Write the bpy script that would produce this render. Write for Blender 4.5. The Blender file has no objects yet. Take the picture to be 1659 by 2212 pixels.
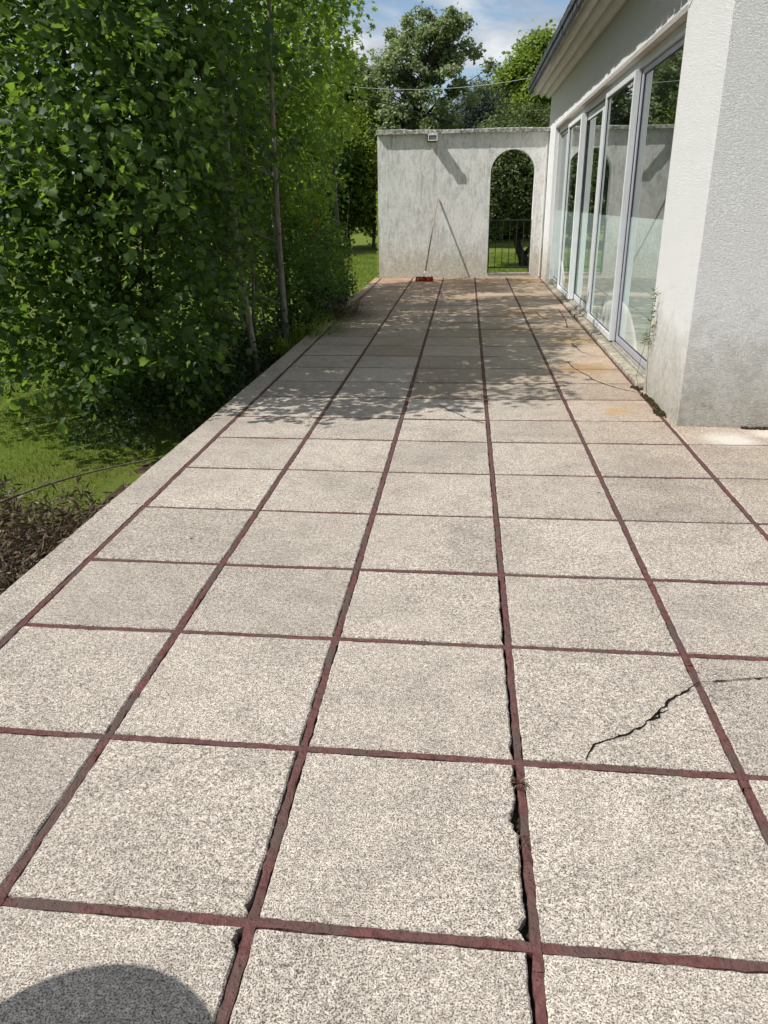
import bpy, math, random
import numpy as np
from mathutils import Matrix, Vector
SC = bpy.context.scene
COL = SC.collection
R = math.radians
rng = np.random.default_rng(7)
random.seed(7)

# ------------------------------------------------------------------ camera
f_, p_, yaw_, roll_, cx_ = 1638.56, 0.3858, -0.1087, -0.0133, -0.1762
fw = np.array([math.sin(yaw_)*math.cos(p_), math.cos(yaw_)*math.cos(p_), -math.sin(p_)])
rt = np.array([math.cos(yaw_), -math.sin(yaw_), 0.0]); up = np.cross(rt, fw)
r2 = rt*math.cos(roll_)+up*math.sin(roll_); u2 = -rt*math.sin(roll_)+up*math.cos(roll_)
cam_d = bpy.data.cameras.new('camera'); cam = bpy.data.objects.new('camera', cam_d); COL.objects.link(cam)
cam_d.sensor_fit = 'HORIZONTAL'; cam_d.sensor_width = 36.0; cam_d.lens = f_/1659*36.0
cam_d.clip_start = 0.05; cam_d.clip_end = 3000
M = Matrix(((r2[0], u2[0], -fw[0], cx_), (r2[1], u2[1], -fw[1], 0.0), (r2[2], u2[2], -fw[2], 1.5), (0, 0, 0, 1)))
cam.matrix_world = M
SC.camera = cam

# ------------------------------------------------------------------ sun, sky, exposure
SUN = Vector((2.62, 1.0, -3.47)).normalized()
sd = bpy.data.lights.new('sun', 'SUN'); sd.energy = 5.0; sd.angle = R(0.53); sd.color = (1.0, 0.965, 0.91)
so = bpy.data.objects.new('sun', sd); COL.objects.link(so)
so.rotation_euler = SUN.to_track_quat('-Z', 'Y').to_euler(); so.location = (-12, -5, 20)
W = bpy.data.worlds.new('World'); SC.world = W; W.use_nodes = True
nt = W.node_tree; nt.nodes.clear()
def wn(t, **k):
    n = nt.nodes.new(t)
    for a, b in k.items(): setattr(n, a, b)
    return n
out = wn('ShaderNodeOutputWorld'); bg = wn('ShaderNodeBackground'); bg.inputs['Strength'].default_value = 0.11
sky = wn('ShaderNodeTexSky', sky_type='NISHITA', sun_disc=False)
sky.sun_elevation = math.asin(-SUN.z); sky.sun_rotation = math.atan2(-SUN.x, -SUN.y)
sky.air_density = 1.0; sky.dust_density = 0.6
tc = wn('ShaderNodeTexCoord'); sep = wn('ShaderNodeSeparateXYZ')
nt.links.new(tc.outputs['Generated'], sep.inputs[0])
za = wn('ShaderNodeMath', operation='MAXIMUM'); nt.links.new(sep.outputs['Z'], za.inputs[0]); za.inputs[1].default_value = 0.0
zb = wn('ShaderNodeMath', operation='ADD'); nt.links.new(za.outputs[0], zb.inputs[0]); zb.inputs[1].default_value = 0.22
dv = wn('ShaderNodeVectorMath', operation='DIVIDE'); nt.links.new(tc.outputs['Generated'], dv.inputs[0])
cmb = wn('ShaderNodeCombineXYZ')
for i in range(3): nt.links.new(zb.outputs[0], cmb.inputs[i])
nt.links.new(cmb.outputs[0], dv.inputs[1])
offv = wn('ShaderNodeVectorMath', operation='ADD'); nt.links.new(dv.outputs[0], offv.inputs[0]); offv.inputs[1].default_value = (3.15, 0.4, 0)
nz = wn('ShaderNodeTexNoise'); nz.inputs['Scale'].default_value = 1.55; nz.inputs['Detail'].default_value = 7; nz.inputs['Roughness'].default_value = 0.55
nz.inputs['Distortion'].default_value = 0.25
nt.links.new(offv.outputs[0], nz.inputs['Vector'])
cr = wn('ShaderNodeValToRGB'); cr.color_ramp.elements[0].position = 0.38; cr.color_ramp.elements[1].position = 0.47
nt.links.new(nz.outputs['Fac'], cr.inputs[0])
nz2 = wn('ShaderNodeTexNoise'); nz2.inputs['Scale'].default_value = 3.3; nz2.inputs['Detail'].default_value = 8; nt.links.new(offv.outputs[0], nz2.inputs['Vector'])
cc = wn('ShaderNodeValToRGB')
cc.color_ramp.elements[0].position = 0.36; cc.color_ramp.elements[0].color = (1.9, 2.25, 2.9, 1)
cc.color_ramp.elements[1].position = 0.66; cc.color_ramp.elements[1].color = (6.6, 6.9, 7.2, 1)
nt.links.new(nz2.outputs['Fac'], cc.inputs[0])
mx = wn('ShaderNodeMix', data_type='RGBA'); nt.links.new(cr.outputs[0], mx.inputs[0])
nt.links.new(sky.outputs[0], mx.inputs[6]); nt.links.new(cc.outputs[0], mx.inputs[7])
nt.links.new(mx.outputs[2], bg.inputs['Color']); nt.links.new(bg.outputs[0], out.inputs['Surface'])
SC.view_settings.view_transform = 'Standard'; SC.view_settings.look = 'None'
SC.view_settings.exposure = 0.2; SC.view_settings.gamma = 1.0

# ------------------------------------------------------------------ helpers: objects
def tag(o, label=None, cat=None, group=None, kind=None):
    if label: o['label'] = label
    if cat: o['category'] = cat
    if group: o['group'] = group
    if kind: o['kind'] = kind
    return o
def empty(name, loc=(0, 0, 0), rz=0.0):
    o = bpy.data.objects.new(name, None); COL.objects.link(o); o.location = loc; o.rotation_euler = (0, 0, rz)
    o.empty_display_size = 0.1
    return o
def link(name, me, mat, parent=None, world=True):
    """world=True: the mesh is given in world coordinates; it keeps its place under the parent"""
    me.materials.clear()
    for m in (mat if isinstance(mat, (list, tuple)) else [mat]): me.materials.append(m)
    o = bpy.data.objects.new(name, me); COL.objects.link(o)
    if parent is not None:
        o.parent = parent
        if world: me.transform(Matrix.Translation(parent.location).inverted())
    return o
class MB:
    """collects vertices / faces"""
    def __init__(s): s.v = []; s.f = []; s.mi = []
    def add(s, vs, fs, mi=0):
        k = len(s.v); s.v += [tuple(float(c) for c in v) for v in vs]
        s.f += [tuple(k+i for i in f) for f in fs]; s.mi += [mi]*len(fs)
    def box(s, x0, x1, y0, y1, z0, z1, mi=0, bev=0.0):
        if bev <= 0:
            vs = [(x, y, z) for z in (z0, z1) for y in (y0, y1) for x in (x0, x1)]
            s.add(vs, [(0, 2, 3, 1), (4, 5, 7, 6), (0, 1, 5, 4), (2, 6, 7, 3), (0, 4, 6, 2), (1, 3, 7, 5)], mi)
        else:
            b = min(bev, abs(x1-x0)*.45, abs(y1-y0)*.45, abs(z1-z0)*.45); k = []
            vs = []; idx = {}
            for ix, X in enumerate((x0, x1)):
                for iy, Y in enumerate((y0, y1)):
                    for iz, Z in enumerate((z0, z1)):
                        sx, sy, sz = (b if ix == 0 else -b), (b if iy == 0 else -b), (b if iz == 0 else -b)
                        idx[(ix, iy, iz, 'x')] = len(vs); vs.append((X, Y+sy, Z+sz))
                        idx[(ix, iy, iz, 'y')] = len(vs); vs.append((X+sx, Y, Z+sz))
                        idx[(ix, iy, iz, 'z')] = len(vs); vs.append((X+sx, Y+sy, Z))
            q = lambda *a: tuple(idx[i] for i in a); F = []
            F.append(q((0,0,0,'x'),(0,0,1,'x'),(0,1,1,'x'),(0,1,0,'x'))); F.append(q((1,0,0,'x'),(1,1,0,'x'),(1,1,1,'x'),(1,0,1,'x')))
            F.append(q((0,0,0,'y'),(1,0,0,'y'),(1,0,1,'y'),(0,0,1,'y'))); F.append(q((0,1,0,'y'),(0,1,1,'y'),(1,1,1,'y'),(1,1,0,'y')))
            F.append(q((0,0,0,'z'),(0,1,0,'z'),(1,1,0,'z'),(1,0,0,'z'))); F.append(q((0,0,1,'z'),(1,0,1,'z'),(1,1,1,'z'),(0,1,1,'z')))
            for a in (0, 1):
                for c in (0, 1):
                    F.append(q((a,c,0,'x'),(a,c,1,'x'),(a,c,1,'y'),(a,c,0,'y')))
                    F.append(q((a,0,c,'x'),(a,1,c,'x'),(a,1,c,'z'),(a,0,c,'z')))
                    F.append(q((0,a,c,'y'),(1,a,c,'y'),(1,a,c,'z'),(0,a,c,'z')))
                    for e in (0, 1): F.append(q((a,c,e,'x'),(a,c,e,'y'),(a,c,e,'z')))
            s.add(vs, F, mi)
    def tube(s, pts, rad, n=8, mi=0, cap=True):
        pts = [Vector(p) for p in pts]; k0 = len(s.v); prev = None
        if not hasattr(rad, '__len__'): rad = [rad]*len(pts)
        vs = []
        for i, p in enumerate(pts):
            d = (pts[min(i+1, len(pts)-1)]-pts[max(i-1, 0)])
            d = d.normalized() if d.length > 1e-9 else Vector((0, 0, 1))
            if prev is None:
                a = Vector((0, 0, 1)) if abs(d.z) < .9 else Vector((1, 0, 0))
                u = d.cross(a).normalized()
            else:
                u = (prev - d*prev.dot(d)).normalized()
            prev = u; w = d.cross(u)
            for j in range(n):
                t = 2*math.pi*j/n
                vs.append(p+(u*math.cos(t)+w*math.sin(t))*rad[i])
        fs = [(i*n+j, i*n+(j+1) % n, (i+1)*n+(j+1) % n, (i+1)*n+j) for i in range(len(pts)-1) for j in range(n)]
        if cap: fs += [tuple(range(n-1, -1, -1)), tuple((len(pts)-1)*n+j for j in range(n))]
        s.add(vs, fs, mi)
    def mesh(s, name, smooth=False):
        me = bpy.data.meshes.new(name); me.from_pydata(s.v, [], s.f)
        if any(s.mi): me.polygons.foreach_set('material_index', s.mi)
        if smooth: me.polygons.foreach_set('use_smooth', [True]*len(s.f))
        import bmesh
        bm = bmesh.new(); bm.from_mesh(me); bmesh.ops.recalc_face_normals(bm, faces=bm.faces); bm.to_mesh(me); bm.free()
        me.update(); return me
    def build(s, name, mat, parent=None, smooth=False, world=True):
        return link(name, s.mesh(name, smooth), mat, parent, world)
def np_mesh(name, V, faces, tint=None):
    """V (n,3); faces: list of (k,m) int arrays; tint: (n,) float point attribute"""
    me = bpy.data.meshes.new(name); V = np.asarray(V, np.float32)
    me.vertices.add(len(V)); me.vertices.foreach_set('co', V.ravel())
    loops = np.concatenate([f.ravel() for f in faces]).astype(np.int32)
    tot = np.concatenate([np.full(len(f), f.shape[1]) for f in faces]).astype(np.int32)
    st = np.concatenate([[0], np.cumsum(tot)[:-1]]).astype(np.int32)
    me.loops.add(len(loops)); me.loops.foreach_set('vertex_index', loops)
    me.polygons.add(len(tot)); me.polygons.foreach_set('loop_start', st); me.polygons.foreach_set('loop_total', tot)
    me.update(calc_edges=True)
    if tint is not None:
        a = me.attributes.new('tint', 'FLOAT', 'POINT'); a.data.foreach_set('value', np.asarray(tint, np.float32))
    return me

# ------------------------------------------------------------------ helpers: materials
class NT:
    def __init__(s, name):
        s.m = bpy.data.materials.new(name); s.m.use_nodes = True; s.t = s.m.node_tree; s.t.nodes.clear()
        s.out = s.t.nodes.new('ShaderNodeOutputMaterial')
    def n(s, t, ins=None, **k):
        nd = s.t.nodes.new(t)
        for a, b in k.items(): setattr(nd, a, b)
        if ins:
            for a, b in ins.items():
                if isinstance(b, bpy.types.NodeSocket): s.t.links.new(b, nd.inputs[a])
                else: nd.inputs[a].default_value = b
        return nd
    def obj(s, sc=(1, 1, 1)):
        tc = s.n('ShaderNodeTexCoord'); mp = s.n('ShaderNodeMapping', {'Vector': tc.outputs['Object'], 'Scale': sc}); return mp.outputs[0]
    def world(s, sc=(1, 1, 1)):
        g = s.n('ShaderNodeNewGeometry'); mp = s.n('ShaderNodeMapping', {'Vector': g.outputs['Position'], 'Scale': sc}); return mp.outputs[0]
    def noise(s, v, scale, det=3, rough=.5, dist=0.0):
        return s.n('ShaderNodeTexNoise', {'Vector': v, 'Scale': scale, 'Detail': det, 'Roughness': rough, 'Distortion': dist}).outputs['Fac']
    def ramp(s, fac, stops):
        r = s.n('ShaderNodeValToRGB', {'Fac': fac}); e = r.color_ramp.elements
        while len(e) < len(stops): e.new(.5)
        for i, (p, c) in enumerate(stops):
            e[i].position = p; e[i].color = (c, c, c, 1) if not hasattr(c, '__len__') else (*c, 1)
        return r.outputs[0]
    def mix(s, fac, a, b, blend='MIX'):
        m = s.n('ShaderNodeMix', data_type='RGBA', blend_type=blend)
        for i, x in ((0, fac), (6, a), (7, b)):
            if isinstance(x, bpy.types.NodeSocket): s.t.links.new(x, m.inputs[i])
            else: m.inputs[i].default_value = x if i == 0 else (*x, 1)
        return m.outputs[2]
    def math(s, op, a, b=0.0, c=0.0, clamp=False):
        m = s.n('ShaderNodeMath', operation=op, use_clamp=clamp)
        for i, x in enumerate((a, b, c)):
            if isinstance(x, bpy.types.NodeSocket): s.t.links.new(x, m.inputs[i])
            else: m.inputs[i].default_value = x
        return m.outputs[0]
    def bump(s, h, strength=.3, dist=.01, normal=None):
        i = {'Height': h, 'Strength': strength, 'Distance': dist}
        if normal: i['Normal'] = normal
        return s.n('ShaderNodeBump', i).outputs[0]
    def bsdf(s, col, rough=.7, spec=.3, metal=0.0, normal=None):
        i = {'Base Color': col if isinstance(col, bpy.types.NodeSocket) else (*col, 1), 'Roughness': rough, 'Specular IOR Level': spec, 'Metallic': metal}
        if normal: i['Normal'] = normal
        b = s.n('ShaderNodeBsdfPrincipled', i); s.t.links.new(b.outputs[0], s.out.inputs[0]); return b
    def xyz(s, v):
        return s.n('ShaderNodeSeparateXYZ', {0: v}).outputs

def m_plain(name, col, rough=.6, spec=.3, metal=0.0, var=.12, scale=30, bump=.1):
    t = NT(name); v = t.obj(); n = t.noise(v, scale, 4)
    c = t.mix(t.ramp(n, [(.3, 0), (.7, 1)]), tuple(x*(1-var) for x in col), tuple(min(1, x*(1+var)) for x in col))
    t.bsdf(c, rough, spec, metal, t.bump(n, bump, .004)); return t.m

def m_leaf(name, dark, light, trans, rough=.5, gl=.26, tfac=.42):
    t = NT(name)
    a = t.n('ShaderNodeAttribute', attribute_name='tint').outputs['Fac']
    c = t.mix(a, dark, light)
    v = t.world(); n = t.noise(v, 55, 2)
    c = t.mix(t.math('MULTIPLY', n, .35), c, tuple(x*.45 for x in dark))
    b = t.n('ShaderNodeBsdfPrincipled', {'Base Color': c, 'Roughness': rough, 'Specular IOR Level': gl})
    tcol = t.mix(a, tuple(x*.55 for x in trans), trans)
    tr = t.n('ShaderNodeBsdfTranslucent', {'Color': tcol})
    mxx = t.n('ShaderNodeMixShader', {0: tfac, 1: b.outputs[0], 2: tr.outputs[0]})
    t.t.links.new(mxx.outputs[0], t.out.inputs[0]); return t.m

def m_bark(name, a, b, sc=(30, 30, 6)):
    t = NT(name); v = t.obj(sc); n = t.noise(v, 1.0, 5, .6)
    v2 = t.obj(); n2 = t.noise(v2, 7, 3)
    c = t.mix(t.ramp(n, [(.35, 0), (.65, 1)]), a, b); c = t.mix(t.ramp(n2, [(.45, 0), (.7, .6)]), c, (.05, .075, .03))
    t.bsdf(c, .85, .15, 0, t.bump(n, .5, .01)); return t.m

MAT = {}
MAT['leaf_hazel'] = m_leaf('leaf_hazel', (.020, .048, .018), (.135, .205, .06), (.30, .50, .055), tfac=.44)
MAT['leaf_sapling'] = m_leaf('leaf_sapling', (.021, .055, .022), (.12, .19, .05), (.27, .46, .05), tfac=.46)
MAT['leaf_maple'] = m_leaf('leaf_maple', (.055, .13, .035), (.20, .31, .05), (.44, .62, .06), tfac=.52)
MAT['leaf_ash'] = m_leaf('leaf_ash', (.19, .25, .12), (.42, .48, .26), (.36, .46, .16), gl=.5)
MAT['leaf_bright'] = m_leaf('leaf_bright', (.11, .18, .03), (.28, .36, .06), (.40, .54, .06))
MAT['leaf_dark'] = m_leaf('leaf_dark', (.02, .042, .016), (.06, .095, .03), (.08, .14, .03), tfac=.25, gl=.12, rough=.6)
MAT['leaf_pine'] = m_leaf('leaf_pine', (.035, .055, .045), (.075, .10, .085), (.06, .10, .06), tfac=.2)
MAT['leaf_shrub'] = m_leaf('leaf_shrub', (.035, .075, .022), (.10, .16, .04), (.18, .30, .05))
MAT['leaf_olive'] = m_leaf('leaf_olive', (.07, .10, .03), (.20, .24, .08), (.14, .2, .05), gl=.5)
MAT['leaf_dead'] = m_leaf('leaf_dead', (.05, .036, .022), (.26, .19, .115), (.14, .08, .04), tfac=.2)
MAT['bark'] = m_bark('bark', (.09, .075, .055), (.2, .18, .14))
MAT['bark_dark'] = m_bark('bark_dark', (.02, .017, .013), (.055, .045, .035))
MAT['bark_pale'] = m_bark('bark_pale', (.16, .14, .1), (.32, .29, .23))
MAT['dead_wood'] = m_bark('dead_wood', (.06, .045, .035), (.19, .15, .11))

# exposed-aggregate slabs
def m_aggregate():
    t = NT('exposed_aggregate'); v = t.world()
    n1 = t.noise(v, 235, 2.5, .6, .3); n2 = t.noise(v, 420, 1.5, .5)
    sp = t.n('ShaderNodeTexVoronoi', {'Vector': v, 'Scale': 210.0}); vc = sp.outputs['Color']
    m = t.math('ADD', t.math('MULTIPLY', n1, .62), t.math('MULTIPLY', n2, .38))
    fac = t.ramp(m, [(.435, 0.0), (.475, .55), (.53, 1.0)])
    light = t.mix(t.math('MULTIPLY', t.xyz(vc)[0], 1.0), (.735, .668, .582), (.48, .418, .35))
    c = t.mix(fac, (.125, .10, .08), light)
    tint = t.n('ShaderNodeAttribute', attribute_name='tint').outputs['Fac']
    stn = t.n('ShaderNodeAttribute', attribute_name='stain').outputs['Fac']
    big = t.noise(v, 1.7, 5, .6, .6); mid = t.noise(v, 9, 4, .6)
    dirt = t.ramp(big, [(.30, .80), (.52, .98), (.75, 1.04)])
    gm = t.noise(v, 62, 3, .65)
    c = t.mix(1.0, c, t.ramp(gm, [(.38, .72), (.5, .98), (.62, 1.13)]), 'MULTIPLY')
    dirt2 = t.ramp(mid, [(.30, .84), (.55, 1.0), (.8, 1.05)])
    c = t.mix(1.0, c, dirt, 'MULTIPLY'); c = t.mix(1.0, c, dirt2, 'MULTIPLY')
    c = t.mix(1.0, c, t.n('ShaderNodeCombineColor', {0: tint, 1: tint, 2: tint}).outputs[0], 'MULTIPLY')
    # worn, rusty and mossy zones: they belong to the slabs by the house and at the far end
    far = t.ramp(t.math('MULTIPLY', t.xyz(v)[1], 1/20.0), [(.30, 0.0), (.62, .38), (.84, .8)])
    east = t.ramp(t.math('MULTIPLY_ADD', t.xyz(v)[0], .25, .5), [(.55, 0.0), (.82, .5)])
    fe = t.math('MAXIMUM', far, t.math('MULTIPLY', east, t.ramp(t.math('MULTIPLY', t.xyz(v)[1], 1/20.0), [(.17, 0.0), (.33, 1.0)])))
    c = t.mix(fe, c, t.mix(1.0, c, (1.0, .76, .60), 'MULTIPLY'))
    rn = t.noise(v, 1.15, 4, .62, .8)
    rust = t.math('MULTIPLY', t.ramp(rn, [(.50, 0.0), (.64, 1.0)]), fe)
    c = t.mix(t.math('MULTIPLY', rust, .7), c, (.36, .22, .10))
    c = t.mix(t.math('MULTIPLY', stn, t.ramp(mid, [(.2, .45), (.7, 1)])), c, t.mix(1.0, c, (.60, .52, .42), 'MULTIPLY'))
    for (px, py, r, col, k) in [(1.0, 5.86, .13, (.42, .27, .12), .75), (.98, 7.5, .34, (.30, .19, .08), .8), (1.1, 9.1, .4, (.33, .22, .10), .6),
                                (.7, 11.4, .5, (.28, .18, .08), .7), (.95, 16.6, .42, (.20, .15, .05), .8), (.35, 9.8, .5, (.25, .18, .1), .45),
                                (1.62, 5.12, .22, (.74, .70, .64), .6), (1.95, 5.28, .2, (.74, .68, .60), .6)]:
        d = t.n('ShaderNodeVectorMath', {0: v, 1: (px, py, 0)}, operation='DISTANCE').outputs['Value']
        d = t.math('ADD', d, t.math('MULTIPLY', t.math('SUBTRACT', mid, .5), .7*r+.1))
        g = t.ramp(t.math('DIVIDE', d, r), [(.35, 1.0), (1.0, 0.0)])
        c = t.mix(t.math('MULTIPLY', g, k), c, col)
    # sparse black spots
    vs = t.n('ShaderNodeTexVoronoi', {'Vector': v, 'Scale': 2.3}); ds = t.ramp(vs.outputs['Distance'], [(.016, 1.0), (.024, 0.0)])
    c = t.mix(ds, c, (.03, .025, .02))
    t.bsdf(c, .85, .25, 0, t.bump(m, 1.0, .006)); return t.m
MAT['slab'] = m_aggregate()
def m_mortar():
    t = NT('red_mortar'); v = t.world(); n = t.noise(v, 40, 5, .6); n2 = t.noise(v, 160, 3)
    c = t.mix(t.ramp(n, [(.3, 0), (.7, 1)]), (.070, .028, .027), (.155, .066, .060))
    c = t.mix(t.ramp(t.noise(v, 5, 4), [(.45, 0), (.62, .85)]), c, (.085, .062, .054))
    c = t.mix(t.ramp(n2, [(.72, 0), (.78, 1)]), c, (.30, .25, .2)); c = t.mix(t.ramp(n2, [(.3, 1), (.35, 0)]), c, (.02, .014, .012))
    t.bsdf(c, .8, .25, 0, t.bump(t.math('ADD', n, t.math('MULTIPLY', n2, .4)), .9, .008)); return t.m
MAT['mortar'] = m_mortar()
MAT['mortar_dark'] = m_plain('dirty_shaded_mortar', (.05, .028, .025), .9, .1, var=.5, scale=50, bump=.6)  # far cross joints: dirt, with the shade over them also put into the colour
MAT['joint_dirt'] = m_plain('joint_dirt', (.028, .022, .016), .95, .1, var=.5, scale=60)
MAT['crack'] = m_plain('crack_shade', (.014, .011, .009), .95, .05, var=.4, scale=90)  # near-black stands in for the shaded gap of a crack
MAT['concrete'] = m_plain('edge_concrete', (.30, .265, .21), .9, .2, var=.45, scale=12, bump=.4)

def m_stucco(name, base, worm=1.0, streak=0.0, dirt_z=.7, dirtcol=(.26, .22, .16), sc=1.0, tone=0.0, green=0.0):
    t = NT(name); v = t.world()
    w = t.noise(t.world((62*sc, 62*sc, 120*sc)), 1.0, 5, .62, .9)
    fine = t.noise(v, 190, 3, .6)
    z = t.xyz(v)[2]
    c0 = t.mix(t.ramp(t.noise(v, 3.1, 5, .62, .4), [(.32, 0), (.68, 1)]), tuple(x*(.975-tone) for x in base), base)
    c0 = t.mix(t.ramp(fine, [(.30, .55), (.42, 0)]), c0, tuple(x*.55 for x in base))
    # rain streaks run down the wall
    if streak:
        s1 = t.noise(t.world((24, 24, 3.4)), 1.0, 10, .8, .15); s2 = t.noise(t.world((3, 3, 1.4)), 1.0, 6, .7, .9)
        sm = t.math('MULTIPLY', t.ramp(s1, [(.42, 0), (.70, 1)]), t.ramp(s2, [(.42, .08), (.60, 1)]))
        c0 = t.mix(t.math('MULTIPLY', sm, streak), c0, (.15, .145, .132))
        s3 = t.noise(t.world((17, 17, 13)), 1.0, 10, .8, .3)
        c0 = t.mix(t.math('MULTIPLY', t.ramp(s3, [(.48, 0), (.68, .65)]), streak), c0, (.30, .30, .285))
        s4 = t.noise(t.world((36, 36, 4.5)), 1.0, 3, .6, .3)
        c0 = t.mix(t.math('MULTIPLY', t.ramp(s4, [(.69, 0), (.73, .8)]), streak), c0, (.16, .15, .13))
    if streak:   # flaked and patched render near the ground
        pn = t.noise(t.world((1.7, 1.7, 2.6)), 1.0, 5, .6, .5)
        pm = t.ramp(t.math('SUBTRACT', pn, t.math('MULTIPLY', z, .42)), [(.36, 0), (.375, 1)])
    dz = t.ramp(t.math('ADD', t.math('DIVIDE', z, dirt_z), t.math('MULTIPLY', t.math('SUBTRACT', t.noise(v, 5, 6, .7, .8), .5), 1.5)), [(.0, .95), (.6, .5), (1.05, 0.0)])
    grime = t.mix(t.ramp(t.noise(v, 23, 5, .7), [(.35, 0), (.65, 1)]), tuple(x*.6 for x in dirtcol), tuple(min(1, x*1.55) for x in dirtcol))
    if green: grime = t.mix(t.ramp(t.noise(v, 4, 3), [(.45, 0), (.65, green)]), grime, (.17, .19, .08))
    c = t.mix(t.math('MULTIPLY', dz, .78), c0, grime)
    if streak:
        c = t.mix(t.math('MULTIPLY', pm, .62), c, t.mix(t.ramp(t.noise(v, 30, 5, .7), [(.38, 0), (.6, 1)]), (.30, .28, .23), (.72, .70, .64)))
    h = t.math('ADD', t.math('MULTIPLY', w, worm), t.math('MULTIPLY', fine, .25))
    t.bsdf(c, .9, .15, 0, t.bump(h, 1.0, .024*worm+.002)); return t.m
MAT['house_wall'] = m_stucco('white_render', (.885, .89, .885), 1.0, 0, .8, (.34, .30, .22), green=.12)
MAT['far_wall'] = m_stucco('weathered_render', (.83, .825, .805), .35, .85, .75, (.40, .36, .27), sc=.7, green=.3)
MAT['soffit'] = m_plain('soffit_paint', (.72, .70, .66), .8, .2, var=.08, scale=6)
MAT['lintel'] = m_plain('painted_lintel', (.66, .60, .54), .8, .2, var=.08, scale=8)
def m_coping():
    t = NT('lichen_coping'); v = t.world(); n = t.noise(v, 14, 6, .7)
    c = t.mix(t.ramp(n, [(.38, 0), (.62, 1)]), (.13, .13, .11), (.52, .52, .48)); c = t.mix(t.ramp(t.noise(v, 45, 3), [(.6, 0), (.66, 1)]), c, (.05, .05, .04))
    t.bsdf(c, .95, .1, 0, t.bump(n, .8, .015)); return t.m
MAT['coping'] = m_coping()
MAT['slate'] = m_plain('slate', (.045, .05, .058), .55, .4, var=.4, scale=9, bump=.4)
MAT['alu'] = m_plain('grey_aluminium', (.60, .62, .64), .38, .5, .05, var=.05, scale=8, bump=.02)
MAT['track'] = m_plain('dirty_track', (.30, .285, .25), .6, .3, .1, var=.35, scale=25, bump=.2)
MAT['alu_pale'] = m_plain('pale_lacquered_frame', (.72, .75, .76), .4, .5, 0, var=.04, scale=8, bump=.02)
MAT['alu_lilac'] = m_plain('anodised_mullion', (.40, .41, .47), .35, .5, .3, var=.05, scale=8, bump=.02)
MAT['seal'] = m_plain('rubber_seal', (.012, .014, .03), .5, .4)
MAT['iron'] = m_plain('black_iron', (.012, .015, .017), .45, .4)
MAT['white_plastic'] = m_plain('white_plastic', (.78, .79, .76), .45, .4, var=.05)
MAT['grey_dark'] = m_plain('dark_plastic', (.05, .05, .05), .5, .4)
MAT['lampglass'] = m_plain('lamp_glass', (.14, .14, .13), .12, .6)
MAT['red_plastic'] = m_plain('red_bristles', (.42, .035, .025), .5, .3, var=.3, scale=120)
MAT['red_block'] = m_plain('broom_block', (.17, .06, .045), .7, .2, var=.3)
MAT['wood'] = m_plain('broom_wood', (.29, .225, .185), .6, .3, var=.25, scale=14)
MAT['interior'] = m_plain('interior_plaster', (.5, .52, .5), .9, .1)
MAT['interior_floor'] = m_plain('interior_floor', (.20, .19, .17), .6, .3)
MAT['petal_red'] = m_plain('red_petals', (.62, .02, .03), .6, .2, var=.3)
MAT['petal_pink'] = m_plain('pink_petals', (.75, .16, .22), .6, .2, var=.3)
MAT['moss'] = m_plain('moss', (.045, .036, .018), .95, .05, var=.6, scale=80, bump=.8)
MAT['soil'] = m_plain('soil', (.05, .036, .024), .95, .05, var=.5, scale=20, bump=1.0)

def m_glass():
    t = NT('window_glass'); v = t.world(); z = t.xyz(v)[2]; y = t.xyz(v)[1]
    fr = t.n('ShaderNodeFresnel', {'IOR': 1.52}).outputs[0]
    # double glazing: two reflecting layers
    f2 = t.math('DIVIDE', t.math('MULTIPLY', fr, 2.2), t.math('ADD', fr, 1.0)); f2 = t.math('MINIMUM', f2, .93)
    gl = t.n('ShaderNodeBsdfGlossy', {'Color': (.93, .97, .95, 1), 'Roughness': .004})
    tr = t.n('ShaderNodeBsdfTransparent', {'Color': (.55, .62, .60, 1)})
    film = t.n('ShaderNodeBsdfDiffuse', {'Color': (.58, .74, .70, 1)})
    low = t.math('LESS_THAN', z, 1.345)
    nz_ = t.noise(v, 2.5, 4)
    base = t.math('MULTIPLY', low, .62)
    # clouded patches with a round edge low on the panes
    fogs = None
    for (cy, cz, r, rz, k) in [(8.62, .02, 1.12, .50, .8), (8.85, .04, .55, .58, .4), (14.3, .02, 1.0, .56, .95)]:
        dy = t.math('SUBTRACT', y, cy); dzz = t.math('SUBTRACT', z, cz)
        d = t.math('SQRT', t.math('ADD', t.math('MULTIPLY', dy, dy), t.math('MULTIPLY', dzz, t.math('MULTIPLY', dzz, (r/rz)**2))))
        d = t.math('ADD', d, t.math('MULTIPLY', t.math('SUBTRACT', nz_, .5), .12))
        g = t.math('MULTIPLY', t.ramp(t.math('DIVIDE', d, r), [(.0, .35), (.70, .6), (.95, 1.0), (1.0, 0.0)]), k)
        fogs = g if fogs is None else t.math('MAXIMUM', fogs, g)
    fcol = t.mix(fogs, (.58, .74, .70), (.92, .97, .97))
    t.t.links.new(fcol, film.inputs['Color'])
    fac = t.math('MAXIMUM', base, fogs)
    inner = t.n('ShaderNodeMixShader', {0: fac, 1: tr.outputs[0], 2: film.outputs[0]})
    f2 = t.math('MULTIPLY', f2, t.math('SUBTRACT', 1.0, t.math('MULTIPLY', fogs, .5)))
    ou = t.n('ShaderNodeMixShader', {0: f2, 1: inner.outputs[0], 2: gl.outputs[0]})
    bf = t.n('ShaderNodeNewGeometry').outputs['Backfacing']
    tr2 = t.n('ShaderNodeBsdfTransparent', {'Color': (.96, .98, .97, 1)})
    fin = t.n('ShaderNodeMixShader', {0: bf, 1: ou.outputs[0], 2: tr2.outputs[0]})
    t.t.links.new(fin.outputs[0], t.out.inputs[0]); return t.m
MAT['glass'] = m_glass()

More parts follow.
